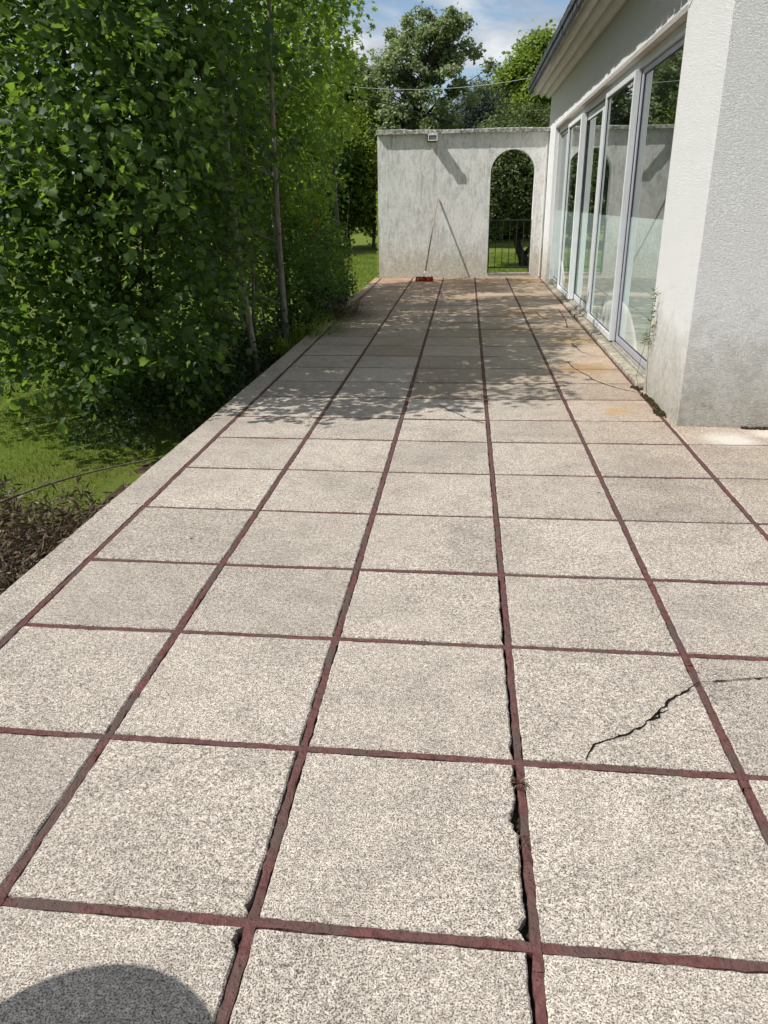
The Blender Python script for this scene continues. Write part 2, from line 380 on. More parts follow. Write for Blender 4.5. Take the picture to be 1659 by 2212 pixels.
def m_lawn():
    t = NT('lawn'); v = t.world(); n = t.noise(v, 60, 5, .7); n2 = t.noise(v, 1.3, 4)
    c = t.mix(t.ramp(n, [(.3, 0), (.7, 1)]), (.07, .11, .015), (.19, .24, .04)); c = t.mix(t.ramp(n2, [(.4, 0), (.7, .6)]), c, (.13, .13, .04))
    t.bsdf(c, .9, .1, 0, t.bump(n, 1, .03)); return t.m
MAT['lawn'] = m_lawn()
MAT['grass'] = m_leaf('grass_blades', (.09, .15, .02), (.25, .31, .05), (.30, .45, .05), tfac=.4, gl=.2)

# ------------------------------------------------------------------ ground
LZ = -0.38
def ground():
    n = 90; xs = np.concatenate([[-900, -300, -100, -40], np.linspace(-20, 20, n), [40, 100, 300, 900]])
    ys = np.concatenate([[-600, -200, -60], np.linspace(-12, 60, n), [90, 150, 400, 1500]])
    X, Y = np.meshgrid(xs, ys); Z = np.full_like(X, LZ)
    Z += .035*np.sin(X*1.1+.5)*np.sin(Y*.8) + .02*np.sin(X*2.7+Y*1.9)
    V = np.stack([X.ravel(), Y.ravel(), Z.ravel()], -1); a = len(xs)
    I, J = np.meshgrid(np.arange(len(xs)-1), np.arange(len(ys)-1)); k = (J*a+I).ravel()
    me = np_mesh('lawn', V, [np.stack([k, k+1, k+a+1, k+a], -1)])
    o = link('lawn', me, MAT['lawn']); tag(o, kind='structure'); return o
ground()

# ------------------------------------------------------------------ terrace: body, slabs, mortar
COLS = [(-1.875, -.0115), (-1.243, -.0073), (-.628, -.004), (.008, -.0012), (.632, .002), (1.284, .0055)]
COLS_R = [(1.93, .004), (2.57, .004), (3.2, .004), (3.85, .004), (4.5, .004)]
ROWS = [-.66, -.04, .585, 1.199, 1.791, 2.410, 2.993, 3.645, 4.315, 4.975, 5.542, 6.191, 6.794, 7.440, 8.080, 8.705, 9.325]
while ROWS[-1] < 16.6: ROWS.append(ROWS[-1]+.6045)
HX0, HY0, HX1, HY1 = 1.345, 5.45, 1.395, 17.4
def colx(c, y): return c[0]+c[1]*(y-3)
def rowy(j, x): 
    y = ROWS[j]; return y + (-.004*x if x < 0 else .026*x*max(0, min(1, (y-2.2)/3)) + (-.004*x))
def edge_x(y): return -2.09 - .0065*(y-3)
def cross(cA, j):
    y = ROWS[j]
    for _ in range(3): x = colx(cA, y); y = rowy(j, x)
    return (colx(cA, y), y)
def ragged(p, q, step, amp, chips=()):
    p = np.array(p); q = np.array(q); L = np.linalg.norm(q-p); n = max(2, int(L/(step*.6 if chips else step))); d = (q-p)/L; nrm = np.array([-d[1], d[0]])
    ph = rng.uniform(0, 6.28, 5); out = []
    for i in range(n):
        s = L*i/n
        o = amp*(.6*math.sin(s*9+ph[0])+.5*math.sin(s*31+ph[1])+.45*math.sin(s*77+ph[2])) + rng.normal(0, amp*.45)
        if i == 0: o = 0
        for (cs, cw, cd) in chips:
            if abs(s-cs) < cw: o += cd*(1-abs(s-cs)/cw)**.5*(.45+.65*rng.random())
        out.append(p+d*s+nrm*o)
    return out
def slab_poly(V, Fs, TI, ST, c, w, tint, stain, chips=None, tilt=True):
    """c: 4 corners ccw; w: insets bottom,right,top,left"""
    c = [np.array(k, float) for k in c]; cen = sum(c)/4
    ins = []
    for i in range(4):
        a = c[i]; prv = c[i-1]; nx = c[(i+1) % 4]
        d1 = (nx-a)/np.linalg.norm(nx-a); d0 = (a-prv)/np.linalg.norm(a-prv)
        n1 = np.array([-d1[1], d1[0]]); n0 = np.array([-d0[1], d0[0]])
        ins.append(a+n1*w[i]+n0*w[i-1])
    step = .014 if cen[1] < 4.5 else (.03 if cen[1] < 9 else .06)
    ring = []
    for i in range(4):
        ring += ragged(ins[i], ins[(i+1) % 4], step, .0016, (chips or {}).get(i, ()))
    ring = np.array(ring)
    # soften the corners
    n = len(ring); dr = ring-cen
    tx, ty = (rng.normal(0, .0022), rng.normal(0, .0022)) if tilt else (0, 0); dz = rng.normal(0, .0009)
    zt = lambda P: dz+(P[:, 0]-cen[0])*tx+(P[:, 1]-cen[1])*ty
    ln = np.linalg.norm(dr, axis=1, keepdims=True)
    inn = ring - dr/ln*.005
    k = len(V)
    A = np.column_stack([inn, zt(inn)]); B = np.column_stack([ring, zt(ring)-.0045]); Cc = np.column_stack([ring, zt(ring)-.045])
    for P in (A, B, Cc): V.extend(map(tuple, P))
    Fs.append(tuple(k+i for i in range(n)))
    for l in (0, 1):
        for i in range(n):
            j = (i+1) % n
            Fs.append((k+l*n+j, k+l*n+i, k+(l+1)*n+i, k+(l+1)*n+j))
    TI.extend([tint]*(3*n)); ST.extend([stain]*(3*n))
def terrace():
    V, F, T, S = [], [], [], []
    for j in range(len(ROWS)-1):
        allc = COLS + (COLS_R if ROWS[j+1] < 5.2 else [])
        for i in range(len(allc)-1):
            a, b = allc[i], allc[i+1]
            q = [cross(a, j), cross(b, j), cross(b, j+1), cross(a, j+1)]
            yj = ROWS[j]
            tint = 1.0+rng.normal(0, .06); st = 0
            if i == 2 and 6.1 < yj < 8.0: tint *= .94; st = .6
            if i == 3 and 6.1 < yj < 8.0: st = .3
            if i == 1 and 7.5 < yj < 9: st = .4
            if yj > 8.5: st = max(st, rng.uniform(0, .4))
            if i == 4 and yj > 6.5: st = max(st, .2)
            ch = {}
            wL = .0145; wR = .0145
            if i == 2:   # worn left of the central joint
                if 1.1 < yj < 1.3: ch = {1: [(.028, .03, .021), (.35, .045, .019), (.40, .02, .008), (.49, .04, .009), (.57, .02, .008)]}; wR = .0165
                if yj < 1.1: wR = .018
                if 1.7 < yj < 2.9: wR = .0155; ch = {1: [(.04, .03, .008), (.25, .03, .004)]}
            if i == 1 and 0.5 < yj < 0.7: ch = {1: [(.565, .035, .020)]}; wR = .016
            if i == 1 and 1.1 < yj < 1.3: ch = {1: [(.03, .02, .014)]}; wR = .017
            jw = .0145 if yj < 5 else .0175; slab_poly(V, F, T, S, q, (jw, wR, .0145 if yj < 4.4 else .0175, wL), tint, st, ch)
    # last row against the far wall
    j = len(ROWS)-1
    for i in range(5):
        a, b = COLS[i], COLS[i+1]; p, q = cross(a, j), cross(b, j)
        slab_poly(V, F, T, S, [p, q, (colx(b, 17.19), 17.19), (colx(a, 17.19), 17.19)], (.0125, .0145, .003, .0145), .97, .3)
    # border strip on the garden side, long pieces
    ys = [-1.2, .9, 3.69, 6.6, 9.5, 12.4, 15.2, 17.3]
    for a, b in zip(ys[:-1], ys[1:]):
        q = [(edge_x(a), a), (colx(COLS[0], a), a), (colx(COLS[0], b), b), (edge_x(b), b)]
        slab_poly(V, F, T, S, q, (.003, .0145, .003, 0.0), .98+rng.normal(0, .02), .0, tilt=False)
    # narrow strip along the house
    hx = lambda y: HX0+(HX1-HX0)*(y-HY0)/(HY1-HY0)
    ys = [5.46, 6.2, 6.83, 7.48, 8.7, 10.5, 12.6, 14.8, 17.18]
    for a, b in zip(ys[:-1], ys[1:]):
        q = [(colx(COLS[5], a), a), (hx(a)+.03, a), (hx(b)+.03, b), (colx(COLS[5], b), b)]
        slab_poly(V, F, T, S, q, (.004, .0, .004, .0145), 1.08+rng.normal(0, .03), .0, tilt=False)
    # strip in front of the return wall
    p6 = lambda x: rowy(9, x)
    xs = [colx(COLS[5], 5), 2.16, 3.1, 4.5]
    for a, b in zip(xs[:-1], xs[1:]):
        q = [(a, p6(a)), (b, p6(b)), (b, 5.45-.06*(b-1.345)+.02), (a, 5.45-.06*(a-1.345)+.02)]
        slab_poly(V, F, T, S, q, (.0125, .004, .0, .0145 if a < 1.5 else .004), 1.1, .0, tilt=False)
    me = bpy.data.meshes.new('terrace_slabs'); me.from_pydata(V, [], F); me.update()
    at = me.attributes.new('tint', 'FLOAT', 'POINT'); at.data.foreach_set('value', T)
    at = me.attributes.new('stain', 'FLOAT', 'POINT'); at.data.foreach_set('value', S)
    tag(link('terrace_paving', me, MAT['slab']), kind='structure')
    # body under the slabs
    b = MB()
    ya = -1.2; yb = 17.9
    P = [(edge_x(ya)+.02, ya), (4.5, ya), (4.5, 5.3), (1.5, 5.46), (1.5, yb), (edge_x(yb)+.02, yb)]
    n = len(P); vs = [(x, y, -.030) for x, y in P]+[(x, y, -.7) for x, y in P]
    b.add(vs, [tuple(range(n))]+[(i, i+n, (i+1) % n+n, (i+1) % n) for i in range(n)])
    tag(b.build('terrace_base', MAT['joint_dirt']), kind='structure')
    # mortar ribbons
    m = MB()
    def ribbon(P, Q, w, off=0.0, zz=0.0, wob=.003, mi=0):
        P = np.array(P); Q = np.array(Q); L = np.linalg.norm(Q-P); d = (Q-P)/L; nr = np.array([-d[1], d[0]])
        st = .02 if max(P[1], Q[1]) < 5 or d[0] > .9 and P[1] < 5 else .05
        n = max(3, int(L/st)); ph = rng.uniform(0, 6.28, 6); vs = []
        for i in range(n+1):
            s = L*i/n
            c = off + wob*(.8*math.sin(s*3.1+ph[0])+.5*math.sin(s*11+ph[1]))
            wl = w/2*(1+.12*math.sin(s*17+ph[2])+.09*math.sin(s*53+ph[3])+rng.normal(0, .11))
            wr = w/2*(1+.12*math.sin(s*19+ph[4])+.09*math.sin(s*47+ph[5])+rng.normal(0, .11))
            z = zz+.0012*math.sin(s*8+ph[0])+rng.normal(0, .0005)
            o = P+d*s
            for (e, hz) in ((-wl, -.02), (-wl*.96, -.0028), (-wl*.4, -.0020+rng.normal(0, .0007)), (wr*.35, -.0019+rng.normal(0, .0007)), (wr*.96, -.0026), (wr, -.02)):
                q = o+nr*(c+e); vs.append((q[0], q[1], z+hz))
        fs = [(i*6+k, (i+1)*6+k, (i+1)*6+k+1, i*6+k+1) for i in range(n) for k in range(5)]
        m.add(vs, fs, mi)
    for i, c in enumerate(COLS):
        for y0 in np.arange(-.66, 17.1, .6):
            y1 = min(y0+.6, 17.18)
            off = 0.0
            if i == 3 and y0 < 2.6: off = -.003   # positive is to the left
            ribbon((colx(c, y0), y0), (colx(c, y1), y1), .0245 if i != 3 else .0225, off, 0, .0)
    for c in COLS_R: ribbon((colx(c, -.66), -.66), (colx(c, 4.97), 4.97+.05), .025, 0, 0, .001)
    for j in range(len(ROWS)):
        allc = COLS + (COLS_R if ROWS[j] < 5.2 else [])
        for a, b_ in zip(allc[:-1], allc[1:]):
            p, q = cross(a, j), cross(b_, j); wdt = .0245 if ROWS[j] < 4.9 else .030
            ribbon((p[0]+.006, p[1]), (q[0]-.006, q[1]), wdt, rng.normal(0, .0012), -.0012, .001, int(ROWS[j] > 5.3))
    tag(m.build('mortar_joints', [MAT['mortar'], MAT['mortar_dark']]), kind='structure')
    # cracks across slabs: dark ribbons laid on top, the shade of the gaps put into their colour
    k = MB()
    def crack(pts, w):
        P = []
        for a, b_ in zip(pts[:-1], pts[1:]):
            a = np.array(a); b_ = np.array(b_); L = np.linalg.norm(b_-a); n = max(2, int(L/.018))
            for i in range(n): P.append(a+(b_-a)*i/n+rng.normal(0, .0035, 2)*(i > 0))
        P.append(np.array(pts[-1])); n = len(P); vs = []
        for i, p in enumerate(P):
            d = P[min(i+1, n-1)]-P[max(i-1, 0)]; d = d/np.linalg.norm(d); nr = np.array([-d[1], d[0]])
            ww = w*(.35+rng.random()**1.5*1.1)*(.25+.75*min(1, i/3, (n-1-i)/3))
            vs += [(*(p-nr*ww), .0042), (*(p+nr*ww), .0042)]
        k.add(vs, [(2*i, 2*i+2, 2*i+3, 2*i+1) for i in range(n-1)])
    crack([(.203, 1.808), (.237, 1.883), (.337, 1.934), (.437, 2.021), (.499, 2.109), (.634, 2.236)], .0036)
    crack([(.634, 2.236), (.728, 2.252), (.872, 2.283), (1.1, 2.27), (1.29, 2.31)], .0032)
    crack([(.425, 2.01), (.455, 2.05), (.50, 2.075)], .0045)
    crack([(-.379, 5.969), (-.314, 5.849), (-.177, 5.624), (-.104, 5.517), (0, 5.427)], .0045)
    crack([(.855, 7.82), (.863, 7.577), (.907, 7.348), (.967, 7.132), (.985, 6.964), (1.064, 6.768), (1.156, 6.609), (1.289, 6.46)], .0055)
    crack([(.828, 11.658), (.869, 11.142), (.95, 10.8)], .006); crack([(1.2, 11.99), (1.173, 10.76), (1.118, 10.07)], .005)
    crack([(1.025, 8.91), (1.061, 8.366), (1.2, 8.1)], .005)
    tag(k.build('slab_cracks', MAT['crack']), kind='structure')
terrace()

# ------------------------------------------------------------------ foliage tools
def rot_frames(nrm, spin):
    """frames with local z = nrm, local y rotated by spin"""
    nrm = nrm/np.linalg.norm(nrm, axis=1, keepdims=True)
    a = np.where(np.abs(nrm[:, 2:3]) < .95, np.array([[0, 0, 1.0]]), np.array([[1.0, 0, 0]]))
    u = np.cross(a, nrm); u /= np.linalg.norm(u, axis=1, keepdims=True); w = np.cross(nrm, u)
    c, s = np.cos(spin)[:, None], np.sin(spin)[:, None]
    return u*c+w*s, -u*s+w*c, nrm
_h = [(.20, -.05, .05), (.40, .12, .12), (.38, .27, .06), (.50, .44, .11), (.40, .57, .03), (.38, .78, .04), (.22, .84, -.05)]
LEAF = np.array([(0, .03, 0), (0, .30, -.015), (0, .60, -.02), (0, .82, -.07), (.0, 1.06, -.20)]+_h+[(-x, y+.03, z*.8) for x, y, z in _h])
_r = [(0, 5, 6), (0, 6, 7), (0, 7, 1), (1, 7, 8), (1, 8, 9), (1, 9, 2), (2, 9, 10), (2, 10, 11), (2, 11, 3), (3, 11, 4)]
_m = {**{i: i for i in range(5)}, **{5+i: 12+i for i in range(7)}}
LEAF_T = np.array(_r+[(_m[c], _m[b], _m[a]) for a, b, c in _r])
def _star():
    ang = [(-90, .12), (-52, .55), (-18, .42), (12, .82), (34, .45), (58, .92), (74, .5), (90, 1.05), (106, .5), (122, .92), (146, .45), (168, .82), (198, .42), (232, .55)]
    P = [(0, .1, .03)]+[(r*math.cos(R(a)), .1+r*math.sin(R(a)), -.16*r*r) for a, r in ang]; n = len(ang)
    return np.array(P)*.8, np.array([(0, i+1, (i+1) % n+1) for i in range(n)])
STAR, STAR_T = _star()
QUAD = np.array([(0, 0, 0), (.38, .5, .10), (0, 1, -.06), (-.38, .5, .10)]); QUAD_T = np.array([(0, 1, 2), (0, 2, 3)])
NARROW = np.array([(0, 0, 0), (.12, .5, .03), (0, 1, -.04), (-.12, .5, .03)])
def leaves(name, pos, nrm, size, tint, kind, mat, parent, spin=None, down=None):
    n = len(pos)
    if spin is None: spin = rng.uniform(0, 2*np.pi, n)
    x, y, z = rot_frames(nrm, spin)
    T, fs = {'leaf': (LEAF, [LEAF_T]), 'star': (STAR, [STAR_T]), 'quad': (QUAD, [QUAD_T]), 'narrow': (NARROW, [QUAD_T])}[kind]
    m = len(T)
    fl = rng.uniform(.6, 1.7, n)[:, None, None]*T[None, :, 2:3]
    V = pos[:, None, :]+size[:, None, None]*(x[:, None]*T[None, :, 0:1]+y[:, None]*T[None, :, 1:2]+z[:, None]*fl)
    V = V.reshape(-1, 3); base = (np.arange(n)*m)[:, None, None]
    faces = [(base+f[None]).reshape(-1, f.shape[1]) for f in fs]
    me = np_mesh(name, V, faces, np.repeat(tint, m))
    return link(name, me, mat, parent)
def blob_points(n, blobs, surf=.55):
    """random points in ellipsoids (cx,cy,cz,rx,ry,rz), weighted towards the surface"""
    B = np.array(blobs, float); vol = B[:, 3]*B[:, 4]*B[:, 5]; k = rng.choice(len(B), n, p=vol/vol.sum())
    d = rng.normal(size=(n, 3)); d /= np.linalg.norm(d, axis=1, keepdims=True)
    r = rng.random(n)**(1/3.); r = np.where(rng.random(n) < surf, .75+.27*r, r)
    return B[k, :3]+d*r[:, None]*B[k, 3:], d
def foliage(name, blobs, ntw, per, size, kind, mat, parent, clump=.22, surf=.5, zmin=None, yellow=0.0, ok=None, droop=.35, tintz=0.0, sprig=True, bias=0.0):
    """twigs of leaves in the crown volume: each twig is a curved line of leaves"""
    P, d = blob_points(ntw, blobs, surf)
    if ok is not None:
        k = ok(P)
        # thin places between the leafy masses of the hedge row
        g = np.sin(2.2*P[:, 0]+1.3*P[:, 1]+.6)*np.sin(1.9*P[:, 1]-1.1*P[:, 2]+.4)+.8*np.sin(2.6*P[:, 2]+1.7*P[:, 1])*np.sin(2.9*P[:, 0]+.8*P[:, 2])
        k &= (g > -.45) | (rng.random(len(P)) < .48) | (P[:, 2] < .3)
        P = P[k]; d = d[k]
    ntw = len(P)
    ax = d*.8+rng.normal(0, .6, (ntw, 3)); ax[:, 2] += .15; ax /= np.linalg.norm(ax, axis=1, keepdims=True)
    tw = np.clip(rng.normal(.36, .26, ntw), 0, 1)
    s = rng.uniform(-1, 1, (ntw, per)) if sprig else rng.normal(0, .6, (ntw, per))
    pos = P[:, None]+ax[:, None]*(s*clump)[..., None]+rng.normal(0, clump*(.28 if sprig else .6), (ntw, per, 3))
    pos[..., 2] -= droop*clump*s**2
    pos = pos.reshape(-1, 3)
    N = rng.normal(0, .55, (len(pos), 3)); N[:, 2] += .75; N += np.repeat(d, per, 0)*.45; N[:, 0] += bias
    sz = size*np.clip(rng.normal(1, .28, len(pos)), .4, 1.7)
    t = np.repeat(tw, per)+rng.normal(0, .2, len(pos))+yellow
    if tintz: t += tintz*(pos[:, 2]-2.5)
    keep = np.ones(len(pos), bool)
    if zmin is not None: keep &= pos[:, 2] > zmin
    if ok is not None: keep &= ok(pos)
    pos, N, sz, t = pos[keep], N[keep], sz[keep], np.clip(t, 0, 1)[keep]
    return leaves(name, pos, N, sz, t, kind, mat, parent), P
def bent(p, q, n, amp):
    p = Vector(p); q = Vector(q); L = (q-p).length; o = [random.uniform(0, 6.28) for _ in range(4)]
    return [p.lerp(q, i/n)+Vector((amp*L*math.sin(i/n*4+o[0])-amp*L*math.sin(o[0])*(1-i/n), amp*L*math.sin(i/n*3.3+o[1])-amp*L*math.sin(o[1])*(1-i/n), 0)) for i in range(n+1)]
def trunk_mesh(base, top, r0, r1, P, nbr=14, amp=.02, stems=(), brr=.012, n=9):
    m = MB(); pts = bent(base, top, 14, amp); m.tube(pts, [r0+(r1-r0)*i/14 for i in range(15)], n)
    for (b, t, ra, rb) in stems:
        q = bent(b, t, 10, amp*1.6); m.tube(q, [ra+(rb-ra)*i/10 for i in range(11)], 7)
    idx = rng.choice(len(P), min(nbr, len(P)), replace=False)
    for i in idx:
        q = Vector(P[i]); 
        zt = max(pts[0].z+.4, min(pts[-1].z, q.z-.35*abs((q-pts[0]).xy.length)-.1))
        s = min(pts, key=lambda a: abs(a.z-zt)); 
        br = bent(s, q, 6, .05); m.tube(br, [brr*(1-.75*k/6) for k in range(7)], 5, cap=False)
    return m

# ------------------------------------------------------------------ house
house = empty('house', (HX0, HY0, 0), -math.atan2(HX1-HX0, HY1-HY0))
tag(house, 'white rendered house with long sliding glass doors and dark slate eave along the terrace', 'house')
def hz(y): return -.007*(12-y)+.02     # the eave and cornice fall slightly towards the near end
LEN = 11.92; OY0, OY1 = 1.15, 10.58; OZ0, OZ1 = .03, 2.765; WT = 3.42
def wall_part():
    m = MB(); ys = [0, OY0, OY1, LEN]; zs = [-.45, OZ0, OZ1, 3.36]
    def P(y, z, x=0): return (x, y, z)
    # subdivided face without the opening
    for i in range(3):
        for k in range(3):
            if i == 1 and k == 1: continue
            z0, z1 = zs[k], zs[k+1]
            ya, yb = ys[i], ys[i+1]
            m.add([P(ya, z0), P(ya, z1 if k < 2 else WT+hz(ya)-.0), P(yb, z1 if k < 2 else WT+hz(yb)), P(yb, z0)], [(0, 1, 2, 3)])
    # return wall: turned a little towards the terrace, with its own gable
    L = 5.2; m.add([(0, 0, -.45), (L, -.06*L, -.45), (L, -.06*L, 4.6), (0, 0, WT+hz(0))], [(0, 1, 2, 3)])
    # far end wall
    m.add([(0, LEN, -.45), (0, LEN, WT+hz(LEN)), (L, LEN, 4.7), (L, LEN, -.45)], [(0, 1, 2, 3)])
    # reveals of the opening
    D = .20
    m.add([P(OY0, OZ0), P(OY0, OZ1), P(OY0, OZ1, D), P(OY0, OZ0, D)], [(0, 1, 2, 3)])
    m.add([P(OY1, OZ0), P(OY1, OZ0, D), P(OY1, OZ1, D), P(OY1, OZ1)], [(0, 1, 2, 3)])
    me = bpy.data.meshes.new('wall'); me.from_pydata(m.v, [], m.f); me.update()
    o = link('wall', me, MAT['house_wall'], house, world=False)
    return o
wall_part()
m = MB(); m.box(.0, .20, OY0, OY1, OZ1-.001, OZ1+.04); m.build('lintel', MAT['lintel'], house, world=False)
m = MB()   # small arris of render dripping along the lintel
m2 = MB()  # interior shell
L = 5.0
m2.box(.21, L, .12, LEN-.15, 2.9, 2.95); m2.box(L, L+.05, .05, LEN-.1, -.1, 2.95)
m2.box(.21, L, .05, .11, -.1, 2.95); m2.box(.21, L, LEN-.15, LEN-.1, -.1, 2.95)
m2.box(.21, .25, .11, OY0-.0, -.1, 2.9); m2.box(.21, .25, OY1, LEN-.15, -.1, 2.9); m2.box(.205, .25, OY0, OY1, 2.72, 2.9)
m2.build('interior_wall', MAT['interior'], house, world=False)
m2 = MB(); m2.box(.20, L, .05, LEN-.1, -.12, .05); m2.build('interior_floor', MAT['interior_floor'], house, world=False)
# cornice: stepped mouldings under the eave
def sweep(prof, y0, y1, n=2, closed=False):
    m = MB(); k = len(prof); vs = []
    for i in range(n+1):
        y = y0+(y1-y0)*i/n
        vs += [(x, y, z+hz(y)) for x, z in prof]
    fs = [(i*k+j, i*k+(j+1) % k, (i+1)*k+(j+1) % k, (i+1)*k+j) for i in range(n) for j in range(k if closed else k-1)]
    if closed: fs += [tuple(range(k)), tuple(n*k+j for j in range(k-1, -1, -1))]
    m.add(vs, fs); return m
def cove(x0, z0, x1, z1, n=6, bulge=.045):
    return [(x0+(x1-x0)*i/n, z0+(z1-z0)*i/n-bulge*math.sin(math.pi*i/n)) for i in range(n+1)]
prof = [(.03, 3.60), (.0, 3.42)]+cove(-.005, 3.425, -.115, 3.445, 7, .045)[0:]+[(-.117, 3.485), (-.132, 3.485)]+cove(-.135, 3.455, -.235, 3.475, 7, .045)+[(-.237, 3.515), (-.252, 3.515)]+cove(-.255, 3.485, -.355, 3.495, 7, .042)+[(-.358, 3.525), (-.375, 3.525), (-.378, 3.505), (-.41, 3.507), (-.41, 3.60)]
sweep(prof, -.0, LEN+.05, 3, True).build('soffit', MAT['soffit'], house, True, world=False)
# slates: a row of short tiles at the edge, then a flat roof slope of courses
rm = MB(); n = 58; y0r, y1r = -.02, LEN+.14
for i in range(n):
    a = y0r+(y1r-y0r)*i/n; b = y0r+(y1r-y0r)*(i+1)/n-.006; j = random.uniform(-.006, .006); h = hz(a)
    # edge slate hanging over the cornice (two leaves)
    rm.box(-.445+j, -.40, a, b-.012, 3.472+h+j*1.2, 3.548+h+j*.4)
    rm.box(-.465+j, -.30, a+.02, b+.02 if i < n-1 else b, 3.550+h+j, 3.592+h+j)
    rm.box(-.455-j, -.30, a-.03 if i else a, b-.035, 3.594+h-j*.5, 3.650+h-j*.5)
for k in range(14):
    x0 = -.455+k*.30; z0 = 3.658+k*.30*.32
    for i in range(n):
        a = y0r+(y1r-y0r)*i/n+(k % 2)*.1; b = min(a+(y1r-y0r)/n-.006, y1r); h = hz(a); j = random.uniform(-.004, .004)
        rm.add([(x0, a, z0+h+j), (x0, b, z0+h+j), (x0+.34, b, z0+.34*.32+h-.012), (x0+.34, a, z0+.34*.32+h-.012),
                (x0, a, z0+h+j-.014), (x0, b, z0+h+j-.014)], [(0, 1, 2, 3), (4, 5, 1, 0), (0, 3, 4), (1, 5, 2)])
rm.build('roof', MAT['slate'], house, world=False)
rm = MB(); rm.add([(-.40, LEN+.13, 3.50), (3.8, LEN+.13, 4.80), (3.8, LEN+.13, 4.62), (-.40, LEN+.13, 3.33+.12), (-.40, LEN, 3.50), (3.8, LEN, 4.80), (3.8, LEN, 4.62), (-.40, LEN, 3.45)],
       [(0, 1, 2, 3), (4, 7, 6, 5), (3, 2, 6, 7), (0, 3, 7, 4)]); rm.build('verge_board', MAT['soffit'], house, world=False)
# sliding doors
G = lambda Y: Y-HY0
def frame_outer():
    m = MB()
    m.box(.075, .17, OY0+.002, OY1-.002, OZ1-.055, OZ1-.003, bev=.003)     # head
    m.box(.075, .10, OY0+.002, OY1-.002, OZ1-.085, OZ1-.056)
    m.box(.06, .17, OY1-.07, OY1-.002, OZ0+.04, OZ1-.055, bev=.003)        # far jamb
    m.box(.06, .17, OY0+.002, OY0+.05, OZ0+.04, OZ1-.055, bev=.003)
    m.build('door_frame', MAT['alu'], house, world=False); m = MB()
    m.box(.055, .17, OY0+.002, OY1-.002, .036, .060, bev=.003)             # tracks
    m.box(.075, .085, OY0+.002, OY1-.002, .060, .074); m.box(.115, .125, OY0+.002, OY1-.002, .060, .074)
    return m.build('track', MAT['track'], house, world=False)
frame_outer()
m = MB(); m.box(-.035, .19, OY0+.004, OY1-.004, -.03, .033, bev=.006)
m.build('sill', MAT['concrete'], house, world=False)
def panel(Y0, Y1, x, wl, wr, top, bot, z0, z1, mat, th=.032, smat=None):
    """a glazed panel between two world Y positions: near stile wr, far stile wl"""
    a, b = G(Y0), G(Y1)
    p = MB()
    p.box(x, x+th, a, a+wr, z0, z1, bev=.004); p.box(x, x+th, b-wl, b, z0, z1, bev=.004)
    p.box(x+.002, x+th-.002, a+wr, b-wl, z0, z0+bot, bev=.003); p.box(x+.002, x+th-.002, a+wr, b-wl, z1-top, z1, bev=.003)
    o = p.build('door_panel', mat, house, world=False)
    gx = x+th*.45
    g = MB(); g.box(gx, gx+.006, a+wr-.003, b-wl+.003, z0+bot-.003, z1-top+.003)
    g.build('glass_pane', MAT['glass'], o, world=False)
    s = MB()
    for (ya, yb, za, zb) in ((a+wr, a+wr+.010, z0+bot, z1-top), (b-wl-.010, b-wl, z0+bot, z1-top), (a+wr+.010, b-wl-.010, z0+bot, z0+bot+.010), (a+wr+.010, b-wl-.010, z1-top-.010, z1-top)):
        s.box(gx-.006, gx-.001, ya, yb, za, zb)
    s.build('glazing_seal', MAT['seal'], o, world=False)
    return o
# far pair, middle pair, near pair; outer-track leaves stand proud
panel(14.10, 16.03, .118, .05, .05, .045, .05, .076, OZ1-.088, MAT['alu'])            # far fixed
panel(12.52, 14.18, .030, .040, .085, .06, .06, .076, OZ1-.090, MAT['alu_pale'], .080) # far slider, wide near stile
panel(11.05, 12.60, .118, .05, .09, .10, .085, .076, OZ1-.088, MAT['alu'])            # middle
panel(10.36, 11.05, .118, .04, .05, .10, .085, .076, OZ1-.088, MAT['alu'])            # narrow middle
pb = panel(8.64, 10.40, .034, .06, .042, .055, .065, .076, OZ1-.090, MAT['alu'], .064) # near slider
panel(6.62, 8.62, .100, .065, .05, .05, .065, .076, OZ1-.088, MAT['alu_lilac'], .04)       # near fixed
m = MB(); m.box(.006, .027, G(8.69), G(8.715), 1.02, 1.22, bev=.004); m.box(-.012, .006, G(8.69), G(8.715), 1.03, 1.05); m.box(-.012, .006, G(8.69), G(8.715), 1.19, 1.21)
m.box(-.024, -.012, G(8.685), G(8.72), 1.02, 1.22, bev=.004)
# small cracks in the render above the door corner
k = MB(); pts = [(OY0-.02, 2.77), (OY0-.10, 2.80), (OY0-.17, 2.83), (OY0-.30, 2.85), (OY0-.42, 2.93)]
for (a, za), (b, zb) in zip(pts[:-1], pts[1:]):
    k.add([(-.002, a, za), (-.002, b, zb), (-.002, b, zb+.006), (-.002, a, za+.008)], [(0, 1, 2, 3)])
k.build('render_crack', MAT['crack'], house, world=False)

